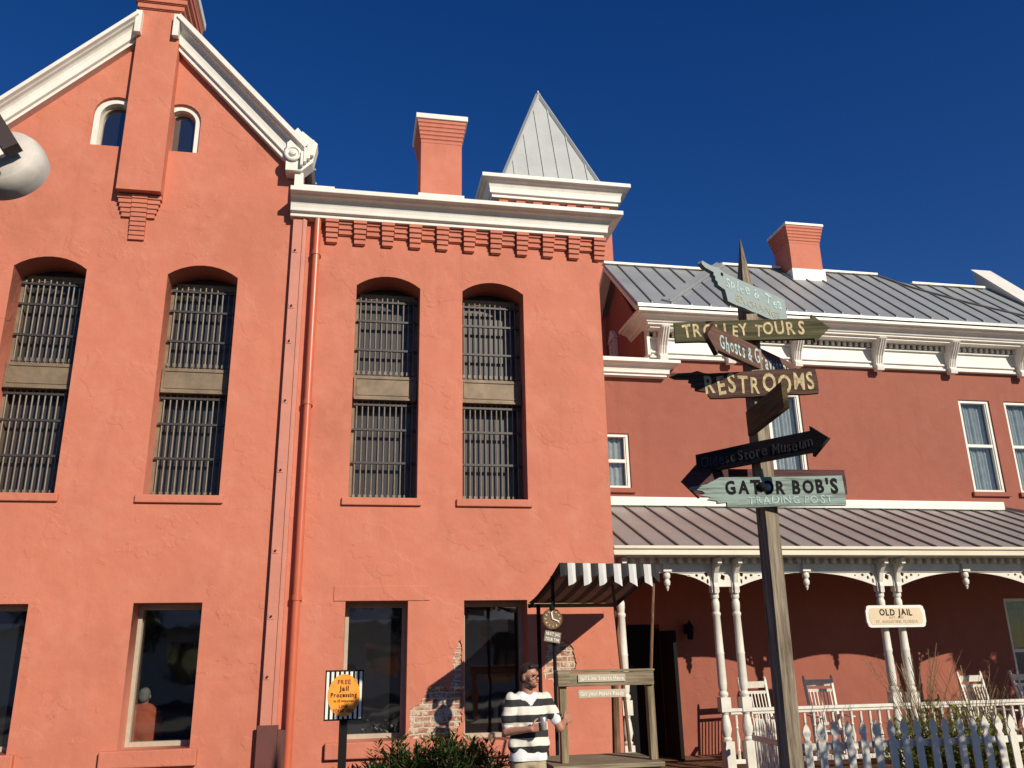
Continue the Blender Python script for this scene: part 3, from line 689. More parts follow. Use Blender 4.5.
# end vent
b = MB(); b.box(5.34, 5.42, 16.22, 16.26, 7.62, 8.20); b.box(5.34, 5.42, 16.54, 16.58, 7.62, 8.20); b.box(5.39, 5.42, 16.26, 16.54, 7.62, 8.2); b.prism([(16.16, 8.20), (16.64, 8.20), (16.4, 8.44)], ((5.33, 0, 0), (0, 1, 0), (0, 0, 1), (1, 0, 0)), .09)
for k in range(7): b.box(5.36, 5.40, 16.26, 16.54, 7.66+k*.075, 7.69+k*.075)
Wp(b.build('gable_vent', M['white']))
# wing chimney
b = MB(); b.box(9.49, 10.24, 15.85, 16.55, 9.0, 10.62)
for k in range(6):
    e = .015*k+.006; z = 10.56+k*.072; b.box(9.49-e, 10.24+e, 15.85-e, 16.55+e, z+.01, z+.066); b.box(9.50-e, 10.23+e, 15.862-e, 16.54+e, z-.004, z+.01)
c = Wp(b.build('chimney', M['brickpaint'], bevel=.004))
b = MB(); b.box(9.40, 10.34, 15.75, 16.65, 10.99, 11.05); o = b.build('cap', M['white'], bevel=.006); o.parent = c
b = MB(); b.box(9.46, 10.27, 15.81, 16.5, 9.3, 9.93); o = b.build('flashing', M['white'], bevel=.006); o.parent = c
# porch: floor, roof, frieze, columns
b = MB(); b.box(3.80, 14.6, 12.25, 14.70, -.05, .12)
for k in range(18): b.box(3.80, 14.6, 12.2+k*.14, 12.332+k*.14, .12, .135)
Wp(b.build('porch_floor', M['brownwood']))
pr = Wp(empty('porch_roof')); s2 = (4.36-3.30)/(14.7-12.12)
def zp(y): return 3.30+(y-12.12)*s2
XR = 12.75
b = MB()
P4 = [(3.78, 12.08, zp(12.08)), (XR+2.0, 12.08, zp(12.08)), (XR, 14.69, zp(14.69)), (3.78, 14.69, zp(14.69))]
b.add(P4+[(x, y, z-.05) for x, y, z in P4], [(0, 1, 2, 3), (7, 6, 5, 4), (0, 4, 5, 1), (1, 5, 6, 2), (2, 6, 7, 3), (3, 7, 4, 0)])
b.add([(XR+2.0, 12.08, zp(12.08)), (XR+2.0, 14.69, zp(12.08)), (XR, 14.69, zp(14.69))], [(0, 1, 2)])
b.build('roof_sheets', M['roofporch'], pr)
b = MB()
for k in range(28):
    x = 4.02+k*.392
    yt = 14.69 if x < XR else 14.69-(x-XR)/2.0*2.6
    b.prism([(12.09, zp(12.09)), (yt, zp(yt)), (yt, zp(yt)+.032), (12.09, zp(12.09)+.032)], ((x, 0, 0), (0, 1, 0), (0, 0, 1), (1, 0, 0)), .022)
b.beam((XR, 14.69, zp(14.69)+.03), (XR+2, 12.08, zp(12.08)+.03), .06, .05)
b.build('seams', M['seam'], pr)
b = MB(); b.box(3.78, XR-.1, 14.60, 14.699, 4.34, 4.50); b.box(3.78, XR-.25, 14.55, 14.61, 4.33, 4.44); b.build('flashing', M['white'], pr, bevel=.01)
b = MB(); b.box(3.78, XR+2, 12.06, 12.10, 3.17, 3.31); b.box(3.78, XR+2, 12.03, 12.06, 3.26, 3.30); b.box(3.78, XR+2, 12.045, 12.06, 3.17, 3.20); b.box(3.78, XR+2, 12.10, 14.69, 3.165, 3.18)
b.build('gutter', M['cream'], pr, bevel=.006)
b = MB(); b.box(3.80, XR+1.8, 12.44, 12.50, 2.95, 3.165)
for k in range(72): b.box(3.84+k*.15, 3.90+k*.15, 12.36, 12.44, 3.08, 3.165)
Wp(b.build('porch_frieze', M['porchwhite']))
COLX = [3.63, 3.98, 5.48, 5.81, 8.26, 8.56, 11.02, 11.33]
def spandrel(xa, xb, right):
    """fretted quarter arch from a column towards mid-bay"""
    W_ = xb-xa; out = [(0, 3.04), (W_, 3.04), (W_, 2.945)]; n = 12
    for i in range(1, n+1):
        u = 1-i/n; out.append((W_*u, 2.945-.21*(1-u)**2.2*1.0-.0))
    hol = []
    def blob(cx, cz, rx, rz, k=8): return [(cx+rx*math.cos(2*math.pi*i/k), cz+rz*math.sin(2*math.pi*i/k)) for i in range(k)]
    for cx, cz, rx, rz in ((.07, 2.93, .030, .045), (.14, 2.87, .022, .028), (.17, 2.955, .028, .018), (.23, 2.91, .026, .020), (.31, 2.95, .035, .014), (.36, 2.905, .018, .012), (.45, 2.965, .04, .012), (.57, 2.975, .05, .010), (.72, 2.985, .05, .009), (.06, 2.82, .018, .04)):
        if cx+rx < W_-.04: hol.append(blob(cx, cz, rx, rz))
    mir = lambda q: [((W_-x) if not right else x, z) for x, z in q]
    o = wall_panel('spandrel', [mir(out)]+[mir(h) for h in hol], 12.46, .03, M['porchwhite']); 
    o.data.transform(Matrix.Translation((xa, 0, 0))); return Wp(o)
for a, c_ in ((3.98, 5.48), (5.81, 8.26), (8.56, 11.02), (11.33, 13.8)):
    m_ = (a+c_)/2; spandrel(a+.05, m_, True); spandrel(m_, c_-.05, False)
for a, c_ in ((5.48, 5.81), (8.26, 8.56), (11.02, 11.33)):
    o = wall_panel('link_panel', [[(a+.05, 2.74), (c_-.05, 2.74), (c_-.05, 3.04), (a+.05, 3.04)], [(a+.10, 2.86), (a+.16, 2.83), (a+.18, 2.9), (a+.12, 2.93)]], 12.46, .03, M['porchwhite']); Wp(o)
def column(x):
    b = MB(); b.box(-.075, .075, -.075, .075, .0, .42)
    b.lathe((0, 0, .42), [(0, .055), (.03, .072), (.06, .05), (.16, .078), (.30, .060), (.36, .045), (.40, .07), (.42, .07)], 18)
    b.box(-.075, .075, -.075, .075, .82, 1.02)
    b.lathe((0, 0, 1.02), [(0, .05), (.03, .072), (.06, .072), (.09, .05), (.12, .06), (.20, .066), (.6, .062), (.62, .068), (.64, .062), (1.15, .054), (1.17, .066), (1.20, .066), (1.22, .05), (1.30, .06), (1.36, .06), (1.40, .045), (1.43, .062), (1.46, .062), (1.50, .05)], 18)
    b.box(-.058, .058, -.058, .058, 2.52, 3.03)
    c = b.build('column', M['porchwhite'], None, (x, 12.5, .135), smooth=True); Wp(c)
    k = MB(); k.prism([(-.059, 2.52), (-.09, 2.50), (-.10, 2.60), (-.09, 2.66), (-.13, 2.80), (-.22, 2.90), (-.30, 2.93), (-.30, 3.02), (-.059, 3.02)], ((-.035, 0, 0), (0, 1, 0), (0, 0, 1), (1, 0, 0)), .07)
    k.build('bracket', M['porchwhite'], c, bevel=.006); return c
for x in COLX[1:]: column(x)
for x in (4.71, 6.99, 9.79, 12.55):
    b = MB(); b.box(-.05, .05, -.05, .05, .12, .34); b.lathe((0, 0, -.16), [(0, .008), (.03, .02), (.05, .028), (.06, .018), (.09, .045), (.14, .05), (.17, .03), (.20, .055), (.24, .055), (.28, .04)], 14)
    b.box(-.065, .065, -.065, .065, .12, .15)
    Wp(b.build('pendant', M['porchwhite'], None, (x, 12.44, 2.84), smooth=True))
def railing(xa, xb, first=[None]):
    b = MB(); b.box(xa, xb, 12.44, 12.56, .955, 1.0); b.box(xa, xb, 12.46, 12.54, .915, .955); b.box(xa, xb, 12.46, 12.54, .25, .31)
    r = Wp(b.build('railing', M['porchwhite'], bevel=.006)); n = max(1, round((xb-xa)/.15)); 
    for i in range(n):
        x = xa+(xb-xa)*(i+.5)/n
        if first[0] is None:
            m = MB(); m.lathe((0, 0, 0), [(0, .022), (.10, .022), (.12, .03), (.14, .018), (.26, .034), (.34, .02), (.40, .016), (.42, .028), (.44, .016), (.50, .024), (.52, .022), (.605, .022)], 8)
            o = m.build('baluster', M['porchwhite'], r, smooth=True); first[0] = o
        else:
            o = first[0].copy(); COL.objects.link(o); o.parent = r
        o.location = (x, 12.5, .31)
railing(5.555, 5.735); railing(5.885, 8.185); railing(8.335, 8.485); railing(8.635, 10.945); railing(11.095, 11.255); railing(11.405, 14.1)

# ================================================================== THINGS ON THE PORCH
def rocking_chair():
    r = empty('rocking_chair'); m = M['porchwhite']; tilt = .22
    def B(u, z): return (u, .18+tilt*(z-.42), z)
    for sx in (-1, 1):
        b = MB(); b.beam(B(sx*.22, .40), B(sx*.24, 1.20), .035, .035, (1, 0, 0)); b.lathe(B(sx*.24, 1.20), [(0, .018), (.02, .022), (.05, .008)], 8); b.build('back_post', m, r)
        b = MB(); b.tube((sx*.25, -.22, .05), (sx*.25, -.22, .62), .018); b.build('leg', m, r)
        b = MB(); b.tube((sx*.23, .18, .05), (sx*.23, .18, .45), .018); b.build('leg', m, r)
        b = MB(); b.box(sx*.26-.04, sx*.26+.04, -.28, .24, .62, .645); b.build('arm', m, r, bevel=.008)
        b = MB(); pts = [(sx*.24, -.40+i*.09, .02+((i-4.8)/5)**2*.07) for i in range(11)]
        for p, q in zip(pts, pts[1:]): b.beam(p, q, .03, .04)
        b.build('rocker', m, r)
    b = MB()
    for i in range(9): b.box(-.24, .24, -.24+i*.05, -.195+i*.05, .41, .43)
    b.box(-.24, .24, -.25, -.22, .37, .41); b.box(-.24, .24, .18, .21, .37, .41); b.build('seat', m, r)
    b = MB(); b.beam(B(-.235, 1.13), B(.235, 1.13), .10, .02, (0, 1, tilt)); b.beam(B(-.235, 1.01), B(.235, 1.01), .045, .02, (0, 1, tilt)); b.beam(B(-.22, .50), B(.22, .50), .045, .02, (0, 1, tilt))
    for i in range(7):
        u = -.17+i*.057; b.beam(B(u, .5), B(u, 1.0), .024, .014, (1, 0, 0))
    b.build('backrest', m, r); return r
rc = rocking_chair()
for i, (x, y, a, lb) in enumerate(((6.63, 13.55, .05, 'white slatted rocking chair just right of the first pair of porch columns'),
                               (7.78, 13.6, -.12, 'white rocking chair right of the signpost, half its back in shade'),
                               (10.74, 13.6, .08, 'white rocking chair in shade under the leafy shadow on the porch wall'),
                               (11.78, 13.6, .0, 'white rocking chair by the dark porch window, at the right end of the porch'))):
    o = rc if i == 0 else copy_tree(rc); o.location = (x, y, .135); o.rotation_euler[2] = a
    tag(o, lb, 'rocking chair', 'white rocking chairs on the porch')
# wall lantern
ln = tag(empty('wall_lantern', (5.86, 14.69, 2.10)), 'small black wall lantern on the shaded porch wall', 'lantern')
b = MB(); b.box(-.05, .05, -.03, 0, .0, .16); b.box(-.012, .012, -.14, -.03, .12, .14); b.build('bracket', M['black'], ln)
b = MB(); b.lathe((0, -.15, -.10), [(0, .03), (.02, .05), (.20, .065), (.22, .07), (.30, .015), (.33, .01)], 6); b.build('lantern_body', M['black'], ln)
b = MB(); b.lathe((0, -.15, -.06), [(0, .035), (.13, .035)], 8); b.build('lantern_glass', mat('frosted_glass', (.25, .24, .22), rough=.4), ln)
# OLD JAIL hanging sign
sg = tag(empty('hanging_sign', (8.38, 12.34, 2.27)), 'cream OLD JAIL sign board fixed across the second pair of porch columns', 'sign')
def notch(w, h, c): return [(-w+c, -h), (w-c, -h), (w-c*.4, -h+c*.3), (w-c*.2, -h+c), (w, -h+c*1.4), (w, h-c*1.4), (w-c*.2, h-c), (w-c*.4, h-c*.3), (w-c, h), (-w+c, h), (-w+c*.4, h-c*.3), (-w+c*.2, h-c), (-w, h-c*1.4), (-w, -h+c*1.4), (-w+c*.2, -h+c), (-w+c*.4, -h+c*.3)]
b = MB(); b.prism(notch(.51, .165, .06), ((0, 0, 0), (1, 0, 0), (0, 0, 1), (0, 1, 0)), .03); b.build('board', M['white'], sg)
b = MB(); b.prism(notch(.46, .125, .05), ((0, -.004, 0), (1, 0, 0), (0, 0, 1), (0, 1, 0)), .004); b.build('face', mat('sign_cream', (.66, .53, .36), rough=.6, var=.08), sg)
text('OLD JAIL', .56, .095, XZ(0, -.004, .06), M['letdark'], parent=sg, bold=.03, jit=.04)
text('EST. 1891', .24, .032, XZ(0, -.004, -.02), M['lettan'], parent=sg, bold=.02, jit=.0)
text('ST. AUGUSTINE, FLORIDA', .72, .045, XZ(0, -.004, -.08), M['lettan'], parent=sg, bold=.01, jit=.0)

# ================================================================== SIGNPOST
post = tag(empty('signpost', (2.57, 5.0, 0)), 'tall weathered wooden signpost crowded with hand-painted direction boards', 'signpost')
PO = Vector((2.57, 5, 0))
b = MB(); t = rad(10); hw = .05; fr_ = [(math.cos(t), math.sin(t), 0), (-math.sin(t), math.cos(t), 0)]
ax, ay = Vector(fr_[0]), Vector(fr_[1])
def ring(z, s): return [ax*(hw*s*i)+ay*(hw*s*j)+Vector((0, 0, z)) for i, j in ((-1, -1), (1, -1), (1, 1), (-1, 1))]
lv = [(0, 1.0), (1.2, 1.0), (2.4, .98), (3.4, .95), (4.16, .90), (4.58, .05)]
vs = []; fs = [(3, 2, 1, 0)]
for z, s in lv: vs += [v+Vector((.006+(z-1.16)*.013, 0, 0)) for v in ring(z, s)]
for k in range(len(lv)-1):
    for i in range(4): fs.append((k*4+i, k*4+(i+1) % 4, (k+1)*4+(i+1) % 4, (k+1)*4+i))
n_ = len(lv)-1; fs.append((n_*4, n_*4+1, n_*4+2, n_*4+3)); b.add(vs, fs); b.build('post', M['postwood'], post, bevel=.006)
def ragged(x0, x1, h0, h1, seed, amp=.006):
    r = random.Random(seed); n = int((x1-x0)/.05)
    bot = [(x0+(x1-x0)*i/n, h0+r.uniform(-amp, amp)) for i in range(n+1)]; top = [(x1-(x1-x0)*i/n, h1+r.uniform(-amp, amp)) for i in range(n+1)]
    return bot, top
def board(L, R, z0, z1, shape, m, name='direction_board', lbl=None, th=.032, tilt=0):
    """board whose front face runs from L to R (plan), between z0 and z1; shape(len,height) -> outline"""
    Lv, Rv = Vector((*L, 0)), Vector((*R, 0)); d = (Rv-Lv); ln_ = d.length; d.normalize(); n = Vector((d.y, -d.x, 0))
    e = empty('signpost_mount') if False else None
    poly = shape(ln_, z1-z0)
    me = curve_solid([poly], th)
    fm = Matrix(((d.x, 0, n.x, 0), (d.y, 0, n.y, 0), (0, 1, 0, 0), (0, 0, 0, 1)))   # x->d, y->z, z->n
    me.transform(Matrix.Translation((0, 0, -th/2))); me.materials.clear(); me.materials.append(m)
    o = obj_from(me, name, post); o.matrix_local = Matrix.Translation(Vector((Lv.x-PO.x, Lv.y-PO.y, z0))-n*.045) @ fm @ Matrix.Rotation(tilt, 4, 'Z')
    if lbl: o['label'] = lbl
    return o, ln_, z1-z0
def btext(o, s, cx, cy, w_, h_, m, **k):     # lettering in board coordinates
    return text(s, w_, h_, ((cx, cy, 0.0), (1, 0, 0), (0, 1, 0), (0, 0, 1)), m, parent=o, **k)
def hand_left(pre=.17):
    def f(L, H):
        return [(0, 0)]+[(L*i/8, -.004*(i % 2)) for i in range(1, 8)]+[(L, 0), (L+.004, H*.5), (L-.004, H), (L*.6, H+.004), (L*.3, H), (0, H), (-.03, H+.005), (-.07, H+.022), (-.11, H+.012), (-.18, H+.012), (-.245, H+.018), (-.255, H-.006), (-.22, H-.024), (-.13, H-.03), (-.135, H-.05), (-.115, H-.058), (-.12, H-.08), (-.095, H-.09), (-.095, H-.11), (-.06, H-.118), (-.02, H-.125), (-.012, H-.15)]
    return f
def arrow_r(L, H): return [(0, 0), (L-.02, -.002), (L-.02, -.03), (L+.09, H*.5), (L-.02, H+.03), (L-.02, H), (L*.5, H+.003), (0, H)]
def arrow_l(L, H): return [(L, 0), (L+.003, H*.5), (L, H), (.02, H), (.02, H+.03), (-.09, H*.5), (.02, -.03), (.02, 0)]
def jag_left(L, H):
    return [(.03, 0), (.20, -.003), (L*.5, .003), (L, 0), (L+.003, H*.4), (L-.003, H), (L*.6, H-.003), (.0, H), (-.03, H-.015), (-.09, H-.045), (-.19, H-.06), (-.195, H-.072), (-.12, H-.085), (-.10, H-.10), (-.13, H-.115), (-.07, H-.125), (-.09, H-.14), (-.03, H-.15), (-.03, H-.165), (.03, .03)]
mb1 = wood('faded_blue_board', (.17, .20, .20), (.34, .39, .38), 'X', paint=(.30, .36, .36), paint_amt=.9)
mb2 = wood('olive_board', (.035, .035, .018), (.14, .125, .06), 'X')
mb3 = wood('red_brown_board', (.07, .035, .025), (.20, .11, .085), 'X')
mb4 = wood('dark_brown_board', (.04, .02, .016), (.15, .085, .06), 'X')
mb6 = wood('black_board', (.008, .007, .008), (.025, .018, .018), 'X')
mb7 = wood('purple_brown_board', (.04, .018, .02), (.14, .06, .06), 'X')
mb8 = wood('pale_green_board', (.07, .085, .07), (.30, .38, .33), 'X', paint=(.29, .38, .345), paint_amt=.6)
o, L_, H_ = board((2.40, 4.755), (3.02, 5.12), 4.005, 4.205, hand_left(), mb1, lbl='faded blue-grey board with pointing hand reading Spice & Tea')
btext(o, 'Spice & Tea', L_*.46, .143, L_*.94, .072, M['letpale'], bold=.02, jit=.16, seed=4); btext(o, 'EXCHANGE', L_*.5, .05, L_*.74, .05, M['letyellow'], bold=-.002, jit=.1, seed=7)
b = MB(); b.lathe((-.04, H_-.02, 0), [(0, .014), (.004, .012)], 10, (0, 0, 1)); b.build('nail_head', M['black'], o)
o, L_, H_ = board((2.07, 4.97), (2.99, 4.77), 3.785, 3.925, arrow_r, mb2, lbl='dark olive arrow board pointing right, reading TROLLEY TOURS')
btext(o, 'TROLLEY TOURS', L_*.49, .072, L_*.86, .085, M['letcream'], bold=.022, jit=.1, seed=2)
o, L_, H_ = board((2.21, 4.595), (3.09, 5.22), 3.60, 3.755, arrow_l, mb3, lbl='red-brown arrow board pointing left, reading Ghosts & Gravestones')
btext(o, 'Ghosts & Gravestones', L_*.53, .075, L_*.96, .098, M['letpale'], bold=.012, jit=.12, seed=3)
o, L_, H_ = board((2.27, 4.95), (2.93, 4.75), 3.395, 3.565, hand_left(), mb4, lbl='brown board with pointing hand reading RESTROOMS')
btext(o, 'RESTROOMS', L_*.47, .085, L_*1.02, .118, M['letcream'], bold=.022, jit=.10, seed=5)
o, L_, H_ = board((2.45, 4.95), (2.36, 4.30), 3.13, 3.29, lambda L, H: [(0, 0), (L, 0), (L, H), (0, H)], wood('green_edge_board', (.035, .02, .012), (.12, .09, .035), 'X'), lbl='dark board seen almost end-on, pointing at the viewer')
o, L_, H_ = board((2.23, 5.26), (2.69, 4.54), 2.95, 3.08, arrow_r, mb6, lbl='black arrow board reading Oldest Store Museum')
btext(o, 'Oldest Store Museum', L_*.52, .065, L_*.94, .07, M['letdim'], bold=.006, jit=.1, seed=6)
o, L_, H_ = board((2.21, 5.15), (3.26, 5.09), 2.80, 2.965, arrow_l, mb7, lbl='purple-brown arrow board pointing left behind the green board')
o, L_, H_ = board((2.27, 4.91), (3.04, 4.78), 2.67, 2.86, jag_left, mb8, lbl='pale green board with a splintered left end, reading GATOR BOB\'S TRADING POST')
btext(o, "GATOR BOB'S", L_*.50, .125, L_*.92, .085, M['black'], bold=.035, jit=.08, seed=8); btext(o, 'TRADING POST', L_*.55, .042, L_*.68, .048, M['letpale'], bold=.004, jit=.1, seed=9)
b = MB(); b.lathe((L_*.33, .125, 0), [(0, .03), (.01, .03), (.02, .022), (.03, .01)], 14, (0, 0, 1)); b.build('bolt', M['black'], o)

# ================================================================== JAIL PROCESSING SIGN
js = tag(empty('post_sign', (-.01, 9.0, 0)), 'striped sign panel with a yellow oval about jail processing on a black post', 'sign')
b = MB(); b.box(-.035, .045, .02, .08, 0, 1.60); b.build('post', M['black'], js)
b = MB(); b.box(-.185, .185, -.005, .02, 1.235, 1.70); b.build('panel', [M['black']], js)
b = MB()
for i in range(8): b.box(-.172+i*.0455, -.147+i*.0455, -.008, -.005, 1.25, 1.685)
b.build('white_stripes', M['letwhite'], js)
b = MB(); b.prism([(.155*math.cos(a), 1.467+.195*math.sin(a)) for a in [2*math.pi*i/36 for i in range(36)]], ((0, -.0085, 0), (1, 0, 0), (0, 0, 1), (0, -1, 0)), .004); b.build('oval', mat('yellow_oval', (.80, .36, .035), rough=.5, var=.25, scale=7, hue2=(.75, .22, .02)), js)
for s_, z, w_, h_, m_ in (('FREE', 1.590, .125, .040, 'letred'), ('Jail', 1.530, .09, .045, 'letdark'), ('Processing', 1.470, .25, .042, 'letdark'), ('in 15 minutes', 1.415, .19, .022, 'letdark'), ('LINE', 1.365, .085, .027, 'letred'), ('FORMS HERE', 1.325, .19, .030, 'letred')):
    text(s_, w_, h_, XZ(0, -.0125, z), M[m_], parent=js, bold=.03, jit=.03)

# ================================================================== TICKET STAND WITH STRIPED AWNING
st = tag(empty('ticket_stand', (2.75, 9.3, 0)), 'weathered wooden ticket stand with black and white striped awning', 'stand')
SO = Vector((2.75, 9.3, 0))
def Sp(o): o.parent = st; o.matrix_parent_inverse = Matrix.Translation(-SO); return o
b = MB(); b.box(2.07, 3.24, 8.98, 9.9, .70, .745); b.box(2.10, 3.21, 9.02, 9.06, .1, .70); b.box(2.10, 3.2, 9.84, 9.88, .1, .70); b.box(2.10, 2.14, 9.06, 9.84, .1, .7); b.box(3.17, 3.21, 9.06, 9.84, .1, .70)
Sp(b.build('counter', M['oldwood'], bevel=.006))
for x, nm in ((2.235, 0), (3.19, 1)):
    b = MB(); b.box(x-.038, x+.038, 9.14, 9.225, .745, 1.50); Sp(b.build('post', M['oldwoodz'], bevel=.008))
b = MB(); b.box(2.17, 3.22, 9.10, 9.14, 1.485, 1.62); b.box(2.17, 3.23, 9.09, 9.28, 1.625, 1.645); b.box(2.17, 2.30, 9.085, 9.10, 1.49, 1.62)
Sp(b.build('header_beam', M['oldwood'], bevel=.005))
def mini(x0, x1, z0, z1, y, s_, seed):
    b = MB(); b.box(x0, x1, y, y+.015, z0, z1); o = Sp(b.build('sign_board', wood('cream_sign_'+str(seed), (.40, .35, .26), (.55, .49, .38), 'X'), bevel=.003))
    t = text(s_, (x1-x0)*.92, (z1-z0)*.48, XZ((x0+x1)/2, y, (z0+z1)/2), M['letwhite'], bold=.02, jit=.06, seed=seed); t.parent = o
mini(2.385, 2.90, 1.525, 1.60, 9.083, 'Jail Line Starts Here', 3); mini(2.385, 2.90, 1.37, 1.45, 9.10, 'Get your Papers Ready', 4)
mini(2.28, 2.66, .58, .69, 9.0, 'NO CUTTING', 5); mini(2.70, 2.98, .58, .69, 9.0, 'IN LINE', 6)
b = MB(); b.tube((3.20, 10.0, .74), (3.13, 10.1, 2.60), .02); b.tube((3.27, 9.32, 1.62), (3.46, 9.55, 2.68), .018); b.tube((3.30, 9.4, .1), (3.27, 9.32, 1.62), .02)
b.tube((3.30, 10.9, .1), (3.28, 10.7, 1.6), .055, .045); Sp(b.build('pole', M['brownwood']))
b = MB(); b.tube((2.355, 10.0, .1), (2.36, 10.0, 2.69), .022); b.tube((2.53, 11.6, .1), (2.53, 11.6, 2.46), .028); b.tube((2.35, 9.52, 2.74), (2.44, 11.75, 2.43), .02); b.tube((3.49, 9.52, 2.74), (3.66, 11.75, 2.43), .02)
Sp(b.build('awning_frame', M['black']))
b = MB(); b.box(2.42, 3.68, 11.74, 11.77, 2.42, 2.47); Sp(b.build('ledger', M['oldwood']))
# awning cloth: sloping sheet in stripes, with a notched valance
b = MB(); NS = 13; NL, NR, FL, FR = Vector((2.33, 9.5, 2.79)), Vector((3.50, 9.5, 2.77)), Vector((2.43, 11.75, 2.48)), Vector((3.69, 11.75, 2.47))
for i in range(NS):
    a, c_ = i/NS, (i+1)/NS; b.m = 0 if i % 2 == 0 else 2
    K = 6
    for k in range(K):
        q = []
        for u, v in ((a, k/K), (c_, k/K), (c_, (k+1)/K), (a, (k+1)/K)):
            p = NL.lerp(NR, u).lerp(FL.lerp(FR, u), v); p = p+Vector((0, 0, -.05*math.sin(math.pi*v)+.006*math.sin(u*40))); q.append(p)
        b.add(q+[p+Vector((0, 0, .006)) for p in q], [(3, 2, 1, 0), (4, 5, 6, 7)])
for i in range(NS):
    a, c_ = i/NS, (i+1)/NS; b.m = 0 if i % 2 == 0 else 1; p0, p1 = NL.lerp(NR, a), NL.lerp(NR, c_)
    dl, dr = ((.155, .13), (.245, .215))[i % 2] if i < NS-1 else (.12, .2)
    if i % 2: dl, dr = (.25, .20) if i < 7 else (.20, .25)
    mid = max(dl, dr)-.02
    y = -.012; m_ = (p0+p1)/2
    q = [p0+Vector((0, y, .004)), m_+Vector((0, y-.01, .004)), p1+Vector((0, y, .004)), p1+Vector((0, y-.02, -dr)), m_+Vector((.01, y-.035, -mid)), p0+Vector((0, y-.02, -dl))]
    b.add(q+[v+Vector((0, .006, 0)) for v in q], [(0, 1, 4, 5), (1, 2, 3, 4), (6, 11, 10, 7), (7, 10, 9, 8), (0, 5, 11, 6), (2, 8, 9, 3), (5, 4, 10, 11), (4, 3, 9, 10)])
Sp(b.build('awning', [M['blackcloth'], M['whitecloth'], M['shadewhite']]))
# clock sign
ck = tag(empty('clock_sign', (2.33, 9.93, 2.20)), 'round brown clock with cream marks hanging under the awning corner', 'clock')
b = MB(); b.lathe((0, .03, 0), [(0, .118), (.03, .118), (.035, .108), (.03, .104)], 28, (0, -1, 0)); b.build('dial', mat('brown_dial', (.15, .085, .035), rough=.6, var=.2), ck, smooth=False)
b = MB()
for k in range(12):
    a = 2*math.pi*k/12; b.beam((.074*math.sin(a), -.006, .074*math.cos(a)), (.097*math.sin(a), -.006, .097*math.cos(a)), .012, .006, (0, 1, 0))
b.build('hour_marks', M['letcream'], ck)
b = MB(); b.beam((0, -.012, 0), (-.012, -.012, .075), .016, .005, (0, 1, 0)); b.beam((0, -.012, 0), (.075, -.012, -.03), .014, .005, (0, 1, 0)); b.build('hands', M['letwhite'], ck)
b = MB(); b.tube((0, .0, .10), (.02, .0, .48), .010); b.lathe((0, 0, .12), [(-.03, .02), (0, .035), (.03, .02)], 8, (0, -1, 0)); b.build('hanger', M['black'], ck)
tg = tag(empty('time_placard', (2.325, 9.93, 2.0)), 'small tilted placard reading NEXT JAIL TOUR TIME under the clock', 'sign'); tg.rotation_euler[1] = rad(10)
b = MB(); b.box(-.095, .095, 0, .015, -.06, .06); b.box(-.095, .095, -.002, 0, -.003, .003); b.build('board', mat('brown_grey_board', (.22, .18, .14), rough=.7, var=.2), tg)
text('NEXT JAIL', .165, .034, XZ(0, -.002, .030), M['letwhite'], parent=tg, bold=.03); text('TOUR TIME', .165, .034, XZ(0, -.002, -.030), M['letwhite'], parent=tg, bold=.03)

# ================================================================== PICKET FENCE
fe = tag(empty('picket_fence', (4.7, 9.3, 0)), 'white wooden picket fence with pointed gothic tops in front of the porch', 'fence')
FO = Vector((4.7, 9.3, 0))
def picket_mb():
    b = MB(); h = 1.06
    b.prism([(-.042, 0), (.042, 0), (.042, h-.20), (.026, h-.18), (.026, h-.165), (.044, h-.13), (.046, h-.10), (.03, h-.05), (0, h), (-.03, h-.05), (-.046, h-.10), (-.044, h-.13), (-.026, h-.165), (-.026, h-.18), (-.042, h-.20)], ((0, 0, 0), (1, 0, 0), (0, 0, 1), (0, -1, 0)), .02)
    return b
path = [(5.66, 12.0, -.16), (4.95, 9.35, -.02), (9.1, 9.15, 0.0)]
pk0 = None; rail = MB(); rr_ = random.Random(4)
for (xa, ya, za), (xb, yb, zb_) in zip(path, path[1:]):
    L_ = math.dist((xa, ya), (xb, yb)); n = int(L_/.163); an = math.atan2(yb-ya, xb-xa)
    if an < -1: an += math.pi
    for k in range(n):
        t_ = (k+.5)/n
        if pk0 is None: o = pk0 = picket_mb().build('picket', M['porchwhite'], fe)
        else: o = pk0.copy(); COL.objects.link(o)
        o.location = (xa+(xb-xa)*t_-FO.x, ya+(yb-ya)*t_-FO.y, za+(zb_-za)*t_+rr_.uniform(-.008, .008)); o.rotation_euler = (rr_.uniform(-.01, .01), rr_.uniform(-.012, .012), an)
    for z in (.30, .80): rail.beam((xa-FO.x, ya-FO.y+.03, za+z), (xb-FO.x, yb-FO.y+.03, zb_+z), .035, .07)
rail.build('rail', M['porchwhite'], fe)

